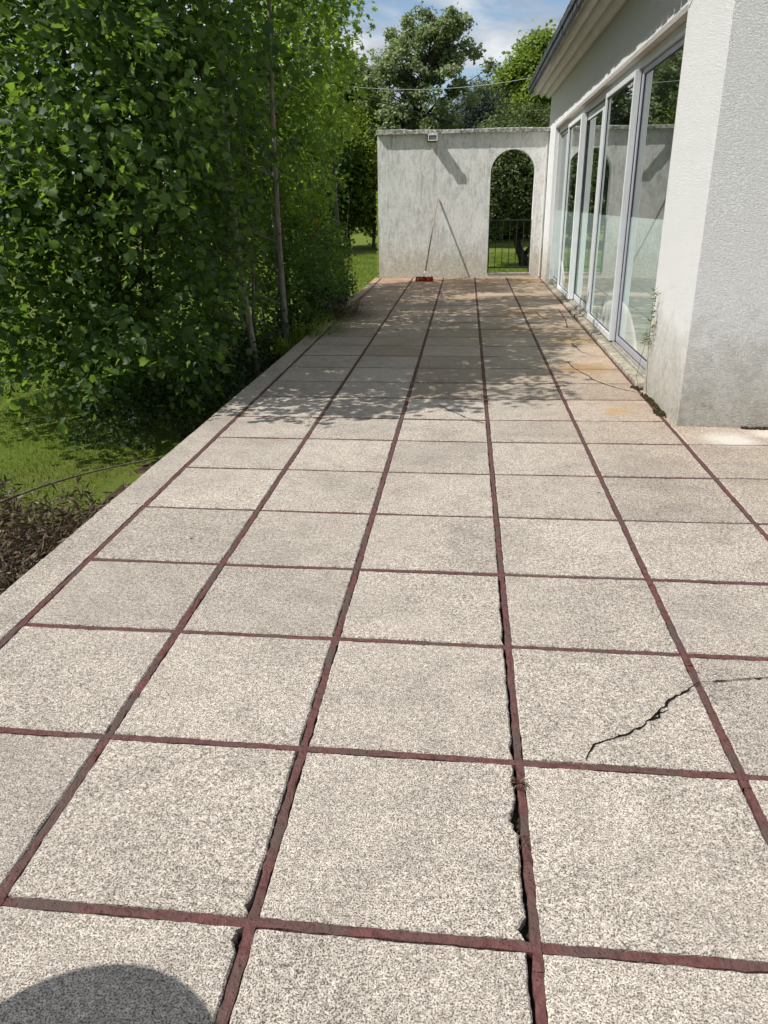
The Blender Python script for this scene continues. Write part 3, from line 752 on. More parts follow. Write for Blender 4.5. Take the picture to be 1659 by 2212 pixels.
# ------------------------------------------------------------------ far garden wall with arch
WY, WTH = 17.2, .26
gw = empty('garden_wall', (-.36, WY, 0)); tag(gw, 'weathered white rendered wall with an arched opening at the far end of the terrace', 'wall')
def garden_wall():
    x0, x1 = -2.09, 1.385; zt = 2.805; ax0, ax1 = .245, 1.142; axc = (ax0+ax1)/2; ar = (ax1-ax0)/2; spring = 2.052
    arc = [(axc-ar*math.cos(math.pi*i/28), spring+ar*math.sin(math.pi*i/28)) for i in range(29)]
    inner = [(ax0, .075)]+arc+[(ax1, .075)]
    # front outline: polygon with the opening as a notch from the threshold
    V, F = [], []
    def face(y, flip):
        k = len(V)
        top = [(x0, zt)]+[(x, zt) for x, z in arc]+[(x1, zt)]
        # left part
        quads = []
        pts = []
        def v(x, z): V.append((x, y, z)); return len(V)-1
        # left block
        a = [v(x0, -.45), v(ax0, -.45), v(ax0, .075), v(ax0, spring), v(ax0, zt), v(x0, zt)]; F.append(tuple(a if not flip else a[::-1]))
        b = [v(ax1, -.45), v(x1, -.45), v(x1, zt), v(ax1, zt), v(ax1, spring), v(ax1, .075)]; F.append(tuple(b if not flip else b[::-1]))
        c = [v(ax0, -.45), v(ax1, -.45), v(ax1, .075), v(ax0, .075)]; F.append(tuple(c if not flip else c[::-1]))
        for i in range(28):
            (xa, za), (xb, zb) = arc[i], arc[i+1]
            q = [v(xa, za), v(xb, zb), v(xb, zt), v(xa, zt)]; F.append(tuple(q if not flip else q[::-1]))
    face(WY, False); face(WY+WTH, True)
    def strip(path, flip=False):
        for (xa, za), (xb, zb) in zip(path[:-1], path[1:]):
            k = len(V); V.extend([(xa, WY, za), (xb, WY, zb), (xb, WY+WTH, zb), (xa, WY+WTH, za)]); F.append((k, k+1, k+2, k+3) if not flip else (k+3, k+2, k+1, k))
    strip(inner); strip([(x0, -.45), (x0, zt), (x1, zt), (x1, -.45)])
    me = bpy.data.meshes.new('wall'); me.from_pydata(V, [], F); me.update()
    link('wall', me, MAT['far_wall'], gw)
    m = MB(); m.box(ax0+.001, ax1-.001, WY-.012, WY+WTH+.02, .0755, .093, bev=.003); m.build('threshold', MAT['concrete'], gw)
    # coping: rough slab with a shallow overhang
    V, F = [], []; n = 90
    for i in range(n+1):
        x = x0-.012+(x1-x0+.012)*i/n; s = .5
        zt1 = 2.882+.006*math.sin(x*3)+rng.normal(0, .0022)+(.012 if x < -1.5 else 0); zb = 2.8055; f = WY-.082+rng.normal(0, .0022); r = WY+WTH+.05
        V += [(x, f, zb), (x, f+.004, zt1-.012), (x, f+.03, zt1+rng.normal(0, .0015)), (x, WY+.1, zt1+.012), (x, r, zt1), (x, r, zb)]
    F = [(i*6+j, i*6+(j+1) % 6, (i+1)*6+(j+1) % 6, (i+1)*6+j) for i in range(n) for j in range(6)]+[tuple(range(6)), tuple(n*6+j for j in range(5, -1, -1))]
    me = bpy.data.meshes.new('coping'); me.from_pydata(V, [], F); me.update(); link('coping', me, MAT['coping'], gw)
    # thin batten where the wall meets the house
    m = MB(); m.box(1.335, 1.356, WY-.013, WY-.001, .02, 2.80); m.build('cable_duct', MAT['white_plastic'], gw)
garden_wall()

# gate in the arch
gt = empty('iron_gate', (.69, WY+.10, .09)); tag(gt, 'low black iron gate of upright bars closing the foot of the arch', 'gate')
m = MB(); gy = WY+.10
m.box(.252, 1.135, gy-.014, gy+.014, 1.135, 1.165, bev=.003); m.build('rail', MAT['iron'], gt)
m = MB(); m.box(.252, 1.135, gy-.014, gy+.014, .188, .215, bev=.003); m.build('rail', MAT['iron'], gt)
for i in range(7):
    x = .262+(1.125-.262)*i/6; m = MB(); w = .012 if i in (0, 6) else .008
    if i in (0, 6): m.box(x-w, x+w, gy-w, gy+w, .10, 1.134)
    else: m.box(x-w, x+w, gy-w, gy+w, .216, 1.134)
    m.build('bar', MAT['iron'], gt)

# floodlight
fl = empty('floodlight', (-.94, 17.05, 2.73)); tag(fl, 'small white outdoor floodlight fixed under the wall coping', 'lamp')
m = MB(); m.box(-1.032, -.85, 16.997, 17.14, 2.672, 2.785, bev=.01); m.build('body', MAT['white_plastic'], fl)
m = MB(); x0, x1, z0, z1 = -1.035, -.848, 2.668, 2.79
for b in ((x0, x1, z1-.022, z1), (x0, x1, z0, z0+.012), (x0, x0+.014, z0+.012, z1-.022), (x1-.014, x1, z0+.012, z1-.022)): m.box(b[0], b[1], 16.965, 16.995, b[2], b[3])
m.build('front_frame', MAT['white_plastic'], fl)
m = MB(); m.box(x0+.014, x1-.014, 16.976, 16.982, z0+.012, z1-.022); m.build('glass', MAT['lampglass'], fl)
m = MB(); m.box(-1.058, -1.040, 17.02, 17.199, 2.66, 2.78, bev=.004); m.box(-1.058, -.86, 17.17, 17.199, 2.655, 2.70, bev=.004); m.build('bracket', MAT['grey_dark'], fl)
m = MB(); m.tube([(-.945, 16.985, 2.79), (-.945, 16.985, 2.807)], .008, 8); m.build('knob', MAT['white_plastic'], fl)

# broom
br = empty('broom', (-1.055, 16.40, 0)); tag(br, 'push broom with red bristles and long reddish wooden handle leaning on the wall', 'broom')
m = MB(); m.tube([(-1.056, 16.405, .09), (-.944, 16.79, .84), (-.833, 17.185, 1.60)], [.015, .015, .0145], 10); m.build('handle', MAT['wood'], br, True)
m = MB(); m.box(-1.235, -.875, 16.35, 16.45, .068, .092, bev=.008); m.build('block', MAT['red_block'], br)
m = MB(); m.box(-1.11, -1.01, 16.365, 16.435, .092, .104, bev=.004); m.tube([(-1.064, 16.38, .10), (-1.045, 16.45, .185)], [.026, .019], 10); m.box(-1.095, -1.08, 16.39, 16.41, .10, .16, bev=.003)
m.build('socket', MAT['white_plastic'], br)
m = MB()
for ix in range(24):
    for iy in range(5):
        x = -1.228+ix*.0148; y = 16.357+iy*.0215; sx = (x+1.055)*.09
        for q in range(4):
            dx, dy = random.uniform(-.006, .006), random.uniform(-.006, .006)
            m.tube([(x+dx*.4, y+dy*.4, .069), (x+dx+sx, y+dy*1.6-.006, .002)], [.0032, .0024], 4, cap=False)
m.build('bristles', MAT['red_plastic'], br)

# ------------------------------------------------------------------ trees and shrubs along the terrace
hedge_front = lambda P: (P[:, 0] < -2.16+.50*np.clip((P[:, 2]-.7)/1.8, -0.3, 1.0)+.14*np.sin(P[:, 1]*2.1+P[:, 2]*1.7))
def tree(name, label, cat, base, top, r0, r1, blobs, ntw, per, size, kind, mat, bark, clump=.2, nbr=16, stems=(), amp=.02, ok=None, surf=.5, zmin=LZ+.15, yellow=0.0, group=None, tintz=0.0, brr=.014, droop=.35, sprig=True, bias=0.0):
    t = empty(name, base); tag(t, label, cat, group)
    _, P = foliage('crown', blobs, ntw, per, size, kind, mat, t, clump, surf, zmin, yellow, ok, droop, tintz, sprig, bias)
    trunk_mesh(base, top, r0, r1, P, nbr, amp, stems, brr).build('trunk', bark, t, True)
    return t
# big-leaved hazel at the near left end
tree('hazel_shrub', 'wide dense hazel shrub with broad leaves, nearest one left of the terrace', 'shrub',
     (-3.6, 7.3, LZ), (-3.5, 7.2, 4.4), .06, .02,
     [(-3.1, 6.9, 2.9, 1.05, 1.35, 1.7), (-3.2, 7.1, 1.2, 1.0, 1.3, 1.45), (-4.3, 7.3, 2.8, 1.3, 1.4, 1.7), (-4.5, 7.2, 1.0, 1.1, 1.2, 1.1), (-3.6, 7.2, 4.1, 1.2, 1.3, 1.0), (-5.3, 7.6, 3.0, 1.2, 1.3, 2.0), (-2.75, 6.3, .75, .55, .8, .75), (-3.9, 6.4, .9, .9, .6, .8), (-3.3, 5.75, .42, .6, .55, .5), (-4.1, 6.0, .60, .6, .5, .4), (-2.7, 5.9, .25, .45, .5, .4), (-2.75, 5.65, 2.2, .7, .75, .9), (-2.85, 5.8, 3.4, .85, .9, .9), (-3.6, 5.8, 1.7, .8, .7, .8)],
     3500, 14, .057, 'leaf', MAT['leaf_hazel'], MAT['bark_dark'], .24, 60, amp=.03, ok=hedge_front, zmin=LZ+.28,
     stems=[((-3.5, 7.2, LZ), (-2.9, 7.0, 3.9), .03, .01), ((-3.6, 7.4, LZ), (-4.3, 7.1, 3.9), .035, .01), ((-3.4, 7.3, LZ), (-2.7, 6.6, 2.4), .022, .008), ((-3.7, 7.3, LZ), (-4.9, 7.6, 4.0), .03, .01), ((-3.5, 7.1, LZ), (-3.4, 6.3, 2.4), .02, .006)])
tree('lime_sapling', 'slender tree with leaning pale trunk at the terrace edge, nearer of the two pale trunks', 'tree',
     (-2.42, 8.15, LZ), (-2.72, 8.35, 4.4), .040, .014,
     [(-2.8, 8.1, 3.5, .95, .9, 1.2), (-2.8, 8.2, 4.3, 1.0, .9, .8), (-3.1, 8.4, 2.0, .9, .9, 1.1), (-3.3, 8.6, .7, .8, .8, .9)],
     560, 13, .062, 'leaf', MAT['leaf_sapling'], MAT['bark_pale'], .22, 26, ok=hedge_front)
tree('lime_sapling', 'slender tree with upright pale trunk at the terrace edge, farther of the two pale trunks', 'tree',
     (-2.40, 9.45, LZ), (-2.42, 9.55, 4.7), .042, .016,
     [(-2.6, 9.9, 3.7, .85, .75, 1.1), (-2.8, 9.9, 4.5, .95, .75, .7), (-3.0, 9.8, 2.4, .85, .9, 1.1), (-3.4, 9.8, .9, .7, .9, 1.1)],
     540, 13, .060, 'leaf', MAT['leaf_sapling'], MAT['bark_pale'], .22, 26, ok=hedge_front, amp=.008)
tree('maple_sapling', 'young maple with yellow green starry leaves at the top of the hedge row', 'tree',
     (-2.75, 11.2, LZ), (-2.65, 11.3, 4.9), .035, .012,
     [(-2.6, 11.6, 3.6, .85, .8, 1.3), (-2.65, 11.7, 4.7, .75, .7, .7), (-3.0, 11.3, 2.2, .8, 1.0, 1.2)],
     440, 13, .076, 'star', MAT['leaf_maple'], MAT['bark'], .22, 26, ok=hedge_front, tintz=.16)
tree('maple_tree', 'maple with slim twisted trunk beside pink flowers, last in the row before the wall', 'tree',
     (-2.52, 15.2, LZ), (-2.75, 15.2, 5.0), .05, .02,
     [(-2.95, 14.6, 3.6, .95, 1.4, 1.3), (-2.85, 14.2, 4.6, .9, 1.3, .85), (-3.2, 14.6, 2.3, .75, 1.0, .9)],
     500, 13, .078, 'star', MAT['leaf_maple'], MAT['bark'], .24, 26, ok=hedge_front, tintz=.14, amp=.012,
     stems=[((-2.50, 15.25, .0), (-2.42, 15.35, 1.6), .014, .005)])
tree('hazel_hedge', 'tall dense hedge of thin upright stems filling the row behind the pale trunks', 'hedge',
     (-3.3, 10.6, LZ), (-3.3, 10.6, 4.4), .03, .01,
     [(-3.7, 9.0, 2.8, .9, 1.0, 1.7), (-3.6, 9.2, 1.0, .8, 1.3, 1.3), (-3.7, 11.2, 2.7, .9, 1.1, 1.6), (-3.5, 10.9, 1.1, .8, 1.2, 1.4), (-3.7, 13.2, 2.6, .9, 1.0, 1.6), (-3.4, 12.6, 1.2, .8, 1.1, 1.4), (-2.9, 13.0, 2.6, .6, .7, 1.2)],
     1300, 13, .058, 'leaf', MAT['leaf_hazel'], MAT['bark'], .24, 40, ok=hedge_front, amp=.02,
     stems=[((-2.6-.5*random.random(), 8.2+i*.42, LZ), (-2.5-1.0*random.random(), 8.2+i*.42+random.uniform(-.3, .3), 3.0+random.random()), random.uniform(.009, .02), .006) for i in range(16)])
# low undergrowth along the edge, its tips hanging over the border strip
ok_low = lambda P: (P[:, 0] < -2.02+.14*np.sin(P[:, 1]*1.3)-(P[:, 1] < 9.2)*.17) & (P[:, 2] > LZ)
tree('rose_bush', 'loose rose bush with small red flowers between the pale trunk and the maple', 'shrub',
     (-2.55, 11.8, LZ), (-2.45, 11.9, 1.2), .018, .006,
     [(-2.45, 11.6, .75, .5, .9, .75), (-2.55, 12.8, .7, .5, .9, .7), (-2.5, 10.7, .4, .45, .7, .55), (-2.6, 13.7, .5, .45, .7, .6)],
     620, 14, .052, 'quad', MAT['leaf_sapling'], MAT['bark'], .16, 30, ok=ok_low, brr=.006)
rb = bpy.data.objects['rose_bush']
def flower(c, r, mat, parent, name='flower'):
    m = MB()
    for ring, (k, rr, tilt) in enumerate(((6, r, .25), (5, r*.7, .8), (4, r*.4, 1.3))):
        for i in range(k):
            a = 2*math.pi*i/k+ring*.5; d = Vector((math.cos(a), math.sin(a), 0)); s = Vector((-d.y, d.x, 0))
            o = Vector(c); u = (d*math.cos(tilt)+Vector((0, 0, 1))*math.sin(tilt))
            m.add([o, o+u*rr*.6+s*rr*.4, o+u*rr, o+u*rr*.6-s*rr*.4], [(0, 1, 2, 3)])
    m.build(name, mat, parent)
for c in [(-2.32, 11.0, 1.30), (-2.27, 11.02, 1.26), (-2.30, 11.1, 1.33), (-2.24, 11.0, 1.22), (-2.30, 11.0, 1.09), (-2.22, 12.4, 1.12), (-2.2, 12.4, .62), (-2.21, 12.6, .55)]:
    flower(c, .036, MAT['petal_red'], rb)
tree('edge_undergrowth', 'low dark ground plants spilling over the border strip under the hedge', 'plants',
     (-2.5, 9.5, LZ), (-2.4, 9.5, .1), .01, .004,
     [(-2.6, 7.2, -.12, .45, 1.3, .30), (-2.55, 9.2, -.08, .5, 1.3, .32), (-2.4, 11.2, -.0, .45, 1.3, .35), (-2.5, 13.4, .0, .4, 1.3, .35), (-2.9, 6.2, -.2, .5, .9, .28)],
     900, 12, .05, 'quad', MAT['leaf_dark'], MAT['bark_dark'], .13, 10, ok=ok_low, brr=.004)
# dried fern clump leaning onto the slabs
def grass_tuft(name, label, cat, c, n, h, spread, mat, w=.004, lean=(0, 0), parent=None):
    V, F, T = [], [], []
    for i in range(n):
        a = rng.uniform(0, 6.28); r = spread*rng.random()**.5; b = np.array([c[0]+r*math.cos(a), c[1]+r*1.6*math.sin(a), c[2]])
        d = np.array([math.cos(a)*.5+lean[0], math.sin(a)*.5+lean[1], 0])+rng.normal(0, .25, 3); hh = h*rng.uniform(.5, 1.2); s = np.array([-d[1], d[0], 0]); s = s/(np.linalg.norm(s)+1e-6)*w
        p0 = b; p1 = b+d*hh*.3+np.array([0, 0, hh*.6]); p2 = b+d*hh*.8+np.array([0, 0, hh*.75]); p3 = b+d*hh*1.15+np.array([0, 0, hh*.5])
        k = len(V); V += [p0-s, p0+s, p1-s, p1+s, p2-s*.7, p2+s*.7, p3]; F += [(k, k+1, k+3, k+2), (k+2, k+3, k+5, k+4), (k+4, k+5, k+6)]; T += [rng.random()]*7
    me = bpy.data.meshes.new(name); me.from_pydata(V, [], F); at = me.attributes.new('tint', 'FLOAT', 'POINT'); at.data.foreach_set('value', T)
    o = link(name, me, mat, parent)
    if label: tag(o, label, cat)
    return o
grass_tuft('dry_fern', 'dried brown fern clump hanging over the terrace edge at the foot of the hedge', 'fern', (-2.18, 11.3, -.12), 420, .42, .38, MAT['leaf_dead'], .007, (.55, -.2))
grass_tuft('edge_grass', 'green grass tuft growing over the border strip beside the dried fern', 'grass tuft', (-2.16, 9.75, -.1), 260, .30, .30, MAT['grass'], .006, (.7, 0))
grass_tuft('edge_grass', 'small grass tuft by the foot of the upright pale trunk', 'grass tuft', (-2.24, 8.95, -.15), 120, .22, .18, MAT['grass'], .006, (.4, -.2))
pf = empty('pink_flower', (-2.34, 15.05, LZ)); tag(pf, 'pink rose stem leaning at the foot of the twisted maple trunk', 'flower')
m = MB(); m.tube(bent((-2.34, 15.05, LZ), (-2.30, 15.0, .10), 5, .03), .005, 5); m.tube(bent((-2.34, 15.05, LZ), (-2.40, 15.0, .48), 5, .03), .005, 5); m.build('stem', MAT['bark'], pf)
for c, r in [((-2.29, 14.98, .06), .06), ((-2.28, 14.96, .0), .05), ((-2.31, 14.97, .13), .045), ((-2.42, 14.98, .50), .05)]: flower(c, r, MAT['petal_pink'], pf)
# vine on the left end of the far wall
vn = empty('wall_vine', (-2.13, 17.25, LZ)); tag(vn, 'thin creeper with small pale leaves climbing the left end of the far wall', 'vine')
nv = 420; zz = rng.uniform(-.2, 1.75, nv); pos = np.stack([-2.115+rng.normal(0, .012, nv), 17.22+rng.uniform(-.02, .2, nv), zz], -1)
leaves('leaves', pos, np.stack([-np.ones(nv), rng.normal(-.3, .5, nv), rng.normal(.3, .4, nv)], -1), rng.uniform(.025, .05, nv), rng.uniform(.5, 1, nv), 'quad', MAT['leaf_bright'], vn)
m = MB(); m.tube(bent((-2.1, 17.22, LZ), (-2.098, 17.25, 1.7), 10, .004), .004, 5); m.build('stem', MAT['bark'], vn)

# ------------------------------------------------------------------ brush pile and grass
bp_ = empty('brush_pile', (-2.8, 3.4, LZ)); tag(bp_, 'heap of dead cut branches with brown withered leaves beside the border strip', 'brush pile')
def brush():
    m = MB(); tips = []
    for i in range(120):
        y = rng.uniform(2.2, 4.25); x = rng.uniform(-3.5, -2.2); a = rng.normal(.75, .5)+(0 if rng.random() < .7 else 1.5); L = rng.uniform(.25, .95)
        p = Vector((x-math.cos(a)*L/2, y-math.sin(a)*L/2, LZ+rng.uniform(.01, .12))); q = Vector((x+math.cos(a)*L/2, y+math.sin(a)*L/2, LZ+rng.uniform(.02, .2)))
        if max(p.x, q.x) > -2.12: continue
        pts = bent(p, q, 7, .06); r = rng.uniform(.003, .010); m.tube(pts, [r*(1-.6*k/7) for k in range(8)], 6)
        for k in range(7):
            s = pts[rng.integers(1, 8)]; e = s+Vector((rng.normal(0, .13), rng.normal(0, .13), rng.normal(.02, .045)))
            if e.x > -2.12: e.x = -2.14
            m.tube([s, s.lerp(e, .5)+Vector((0, 0, .02)), e], [r*.5, r*.4, r*.2], 4, cap=False); tips.append(e); tips.append(s.lerp(e, .6))
    # the long bough reaching along the strip
    for (p, q, r) in [((-3.15, 3.55, LZ+.22), (-2.22, 4.65, LZ+.30), .009), ((-2.85, 3.6, LZ+.12), (-2.2, 4.2, LZ+.22), .007)]:
        pts = bent(p, q, 10, .07); m.tube(pts, [r*(1-.4*k/10) for k in range(11)], 7)
    m.build('branches', MAT['dead_wood'], bp_, True)
    n = 11000; T = np.array([tuple(t) for t in tips]); k = rng.integers(0, len(T), n); pos = T[k]+rng.normal(0, .055, (n, 3)); pos[:, 2] = np.maximum(pos[:, 2], LZ+.01); pos[:, 0] = np.minimum(pos[:, 0], -2.13)
    leaves('withered_leaves', pos, rng.normal(0, 1, (n, 3)), rng.uniform(.035, .085, n), rng.random(n)**1.8, 'narrow', MAT['leaf_dead'], bp_)
brush()
def soil():
    m = MB(); n = 60
    vs, fs = [], []
    for i in range(n+1):
        y = -1+18.2*i/n; w = .62+.12*math.sin(y*1.7)+.12*math.sin(y*4.1); x0 = -2.1
        for j in range(5): vs.append((x0-w*j/4, y, LZ+.055-.012*j+.01*math.sin(y*5+j*2)))
    fs = [(i*5+j, (i+1)*5+j, (i+1)*5+j+1, i*5+j+1) for i in range(n) for j in range(4)]
    m.add(vs, fs); tag(m.build('flower_bed', MAT['soil'], smooth=True), kind='structure')
soil()
def blades(name, n, x0, x1, y0, y1, h, w, keep=None, label=None):
    x = rng.uniform(x0, x1, n); y = rng.uniform(y0, y1, n)
    if keep is not None: k = keep(x, y); x, y = x[k], y[k]
    n = len(x); z = LZ+.035*np.sin(x*1.1+.5)*np.sin(y*.8)+.02*np.sin(x*2.7+y*1.9)-.004
    a = rng.uniform(0, 6.28, n); hh = h*rng.uniform(.5, 1.3, n); l = rng.normal(0, .45, (n, 2))*hh[:, None]
    b = np.stack([x, y, z], -1); s = np.stack([np.cos(a), np.sin(a), 0*a], -1)*w
    m_ = b+np.concatenate([l*.35, (hh*.6)[:, None]], 1); t = b+np.concatenate([l, hh[:, None]], 1)
    V = np.stack([b-s, b+s, m_+s*.7, m_-s*.7, t], 1).reshape(-1, 3); k = np.arange(n)[:, None]*5
    cl = .5+.35*np.sin(x*3.1)*np.sin(y*2.3)+rng.normal(0, .25, n)
    me = np_mesh(name, V, [k+np.array([[0, 1, 2, 3]]), k+np.array([[3, 2, 4]])], np.repeat(np.clip(cl, 0, 1), 5))
    o = link(name, me, MAT['grass']); tag(o, label, 'grass', kind='stuff'); return o
blades('grass', 120000, -10, -2.25, 2.0, 12.5, .045, .0028, lambda x, y: (x < -2.62-.12*np.sin(y*1.7)), 'short mown grass of the lawn left of the terrace')
blades('grass', 60000, -8, 4.5, 17.6, 32, .07, .007, None, 'sunlit lawn grass behind the far garden wall')
m_ = MB()
for i in range(40):
    x, y = rng.uniform(-7, -2.9), rng.uniform(3.2, 8); c = Vector((x, y, LZ+.05))
    m_.add([c+Vector((.009*math.cos(a), .009*math.sin(a), 0)) for a in (0, 1.05, 2.1, 3.14, 4.2, 5.25)], [(0, 1, 2, 3, 4, 5)])
tag(m_.build('daisies', MAT['white_plastic']), 'tiny white daisies dotted over the lawn left of the terrace', 'daisies', kind='stuff')

# ------------------------------------------------------------------ weeds at the pillar
def weed(name, label, stem, leaves_at, clump, r=.003):
    t = empty(name, stem[0]); tag(t, label, 'weed')
    m = MB(); m.tube(stem, [r*(1-.5*i/(len(stem)-1)) for i in range(len(stem))], 5); m.build('stem', MAT['bark'], t)
    pos = np.array(leaves_at, float); n = len(pos)
    leaves('leaves', pos, rng.normal(0, .6, (n, 3))+np.array([-.6, -.5, .4]), rng.uniform(.03, .055, n), rng.uniform(.3, 1, n), 'narrow', MAT['leaf_olive'], t)
    return t
st = [(1.33, 6.40, .0), (1.32, 6.42, .2), (1.315, 6.45, .4), (1.31, 6.44, .6), (1.315, 6.42, .74), (1.32, 6.38, .84)]
la = []
for i in range(60):
    z = .42+.42*(i/60)+random.uniform(-.01, .01); la.append((1.315+random.uniform(-.02, .01), 6.43+random.uniform(-.05, .05), z))
weed('tall_weed', 'tall thin weed growing up the white pillar beside the glass door', st, la, None)
st = [(1.325, 6.66, .0), (1.31, 6.74, .08), (1.31, 6.68, .2), (1.31, 6.58, .36), (1.31, 6.53, .47)]
la = [(1.31+random.uniform(-.02, .01), 6.53+random.uniform(-.05, .05), .40+random.uniform(0, .10)) for i in range(22)]
weed('small_weed', 'short bent weed rooted in the joint below the glass door corner', st, la, None, .0025)
def moss(name, label, c, n, sx, sy):
    m = MB()
    for i in range(n):
        x = c[0]+random.gauss(0, sx); y = c[1]+random.gauss(0, sy); r = random.uniform(.006, .02); z = random.uniform(-.002, .008)
        vs = []; k = 6
        for j in range(k): a = 6.283*j/k; vs.append((x+r*math.cos(a), y+r*math.sin(a), z-.005))
        for j in range(k): a = 6.283*j/k+.4; vs.append((x+r*.7*math.cos(a), y+r*.7*math.sin(a), z+r*.55))
        vs.append((x, y, z+r*.8)); m.add(vs, [(j, (j+1) % k, k+(j+1) % k, k+j) for j in range(k)]+[(k+j, k+(j+1) % k, 2*k) for j in range(k)])
    o = m.build(name, MAT['moss']); tag(o, label, 'moss'); return o
moss('moss_clump', 'brown moss clump in the joint right under the tall weed', (1.31, 6.25, 0), 70, .012, .09)
moss('moss_clump', 'dark moss clump in the joint near the pillar corner', (1.305, 5.80, 0), 60, .016, .05)
moss('moss_clump', 'thin line of moss along the foot of the pillar', (1.325, 5.98, 0), 70, .005, .12)
moss('moss_clump', 'dark moss at the foot of the grey return wall', (1.93, 5.40, 0), 60, .06, .008)
moss('moss_clump', 'small moss clump below the corner of the glass door', (1.30, 6.62, 0), 30, .016, .03)
grass_tuft('joint_straw', 'dry straw lying in the broken joint in the foreground', 'straw', (.012, 1.50, -.008), 16, .045, .012, MAT['leaf_dead'], .0008, (0, -.5))
grass_tuft('joint_straw', 'pale plant debris at the crossing of the broken joint', 'straw', (.006, 1.70, -.008), 34, .028, .014, MAT['leaf_dead'], .0014, (0, 0))

# ------------------------------------------------------------------ background trees
def bgtree(name, label, cat, Y, x, w, z0, z1, nblob, ntw, per, size, mat, bark, clump, depth=None, r=.12, yellow=0, seed=0, kind='quad', surf=.6, group=None, tuft=.55, sprig=False, broad=False):
    g = np.random.default_rng(seed); depth = depth or w*.8; blobs = []
    for i in range(nblob):
        u = g.uniform(0, 1); zc = z0+(z1-z0)*(.12+.82*u); prof = math.sin(math.pi*min(.97, max(.12, u*.85+.1)))**.6
        if broad: prof = .72+.28*math.sin(math.pi*u*.8+.3)-.25*max(0, u-.85)/.15; zc -= g.uniform(0, .9)*(u > .8)
        a = g.uniform(0, 6.28); rr = g.uniform(.15, .95)
        bx = x+w*.5*prof*rr*math.cos(a); by = Y+depth*.5*prof*rr*math.sin(a); s = tuft*g.uniform(.6, 1.35)
        blobs.append((bx, by, min(zc, z1-s*.8), s*1.1, s*1.1, s*.85))
    t = empty(name, (x, Y, LZ)); tag(t, label, cat, group)
    _, P = foliage('crown', blobs, ntw, per, size, kind, mat, t, clump, surf, LZ+.1, yellow, None, .2, 0, sprig)
    m = MB(); pts = bent((x, Y, LZ), (x+g.uniform(-.3, .3), Y, z1-.8), 10, .02); m.tube(pts, [r*(1-.8*i/10) for i in range(11)], 8)
    for b in blobs:
        s = min(pts, key=lambda a_: abs(a_.z-(b[2]-.5*abs(b[0]-x)-.3))); m.tube(bent(s, b[:3], 5, .05), [r*.32*(1-.8*k/5) for k in range(6)], 5, cap=False)
    m.build('trunk', bark, t, True); return t
X = lambda dx, Y: cx_+dx*Y
bgtree('ash_tree', 'tall airy ash with tufted leaf clumps and sky showing through, behind the far wall', 'tree', 36, X(-.052, 36), 6.0, 1.6, 9.3, 210, 2300, 13, .14, MAT['leaf_ash'], MAT['bark_dark'], .12, r=.12, seed=3, tuft=.21, surf=.8, depth=3.4, broad=True)
bgtree('ash_tree', 'tall ash crown half hidden behind the maple top left of the wall', 'tree', 38, X(-.15, 38), 5.0, 1.0, 8.2, 150, 2300, 13, .16, MAT['leaf_ash'], MAT['bark_dark'], .15, r=.16, seed=14, tuft=.26, surf=.8, broad=True)
bgtree('pine_tree', 'dark bluish conifer standing between the airy ash and the bright tree', 'tree', 40, X(.012, 40), 3.4, .5, 6.7, 70, 3000, 16, .13, MAT['leaf_pine'], MAT['bark_dark'], .3, r=.14, seed=5, tuft=.7, kind='narrow')
bgtree('field_maple', 'bright green bushy tree rising beside the house eave', 'tree', 44, X(.086, 44), 5.4, .8, 9.2, 140, 4600, 15, .18, MAT['leaf_bright'], MAT['bark'], .28, r=.15, seed=8, tuft=.58)
bgtree('field_maple', 'lower bright green tree just left of the one by the eave', 'tree', 45, X(.046, 45), 4.4, .8, 8.0, 105, 3300, 15, .18, MAT['leaf_bright'], MAT['bark'], .28, r=.12, seed=9, tuft=.62)
bgtree('silver_willow', 'greyish green willow bush just above the middle of the wall', 'tree', 42, X(.018, 42), 3.4, .6, 4.6, 50, 2100, 15, .20, MAT['leaf_ash'], MAT['bark'], .3, r=.08, seed=11, tuft=.6, kind='narrow')
bgtree('mixed_shrub', 'mid green shrub above the left part of the wall behind the lamp', 'shrub', 41, X(-.048, 41), 5.4, .0, 5.2, 80, 3300, 15, .15, MAT['leaf_shrub'], MAT['bark'], .28, r=.08, seed=12, tuft=.62, yellow=.1)
bgtree('mixed_shrub', 'bright shrub seen in the gap left of the wall', 'shrub', 37, X(-.118, 37), 4.6, -.1, 5.6, 70, 3000, 15, .15, MAT['leaf_bright'], MAT['bark'], .28, r=.08, seed=13, tuft=.7, yellow=.05)
bgtree('mixed_shrub', 'green shrub farther back behind the leafy hedge row', 'shrub', 34, X(-.24, 34), 6.4, -.2, 5.8, 60, 2400, 14, .18, MAT['leaf_shrub'], MAT['bark'], .32, r=.09, seed=21, tuft=.9, yellow=.2)
bgtree('laurel_bush', 'dark bush closing the view on the lawn behind the arch', 'shrub', 46, X(.045, 46), 7.5, -.3, 3.6, 70, 2800, 14, .17, MAT['leaf_dark'], MAT['bark_dark'], .36, r=.08, seed=22, tuft=.9)
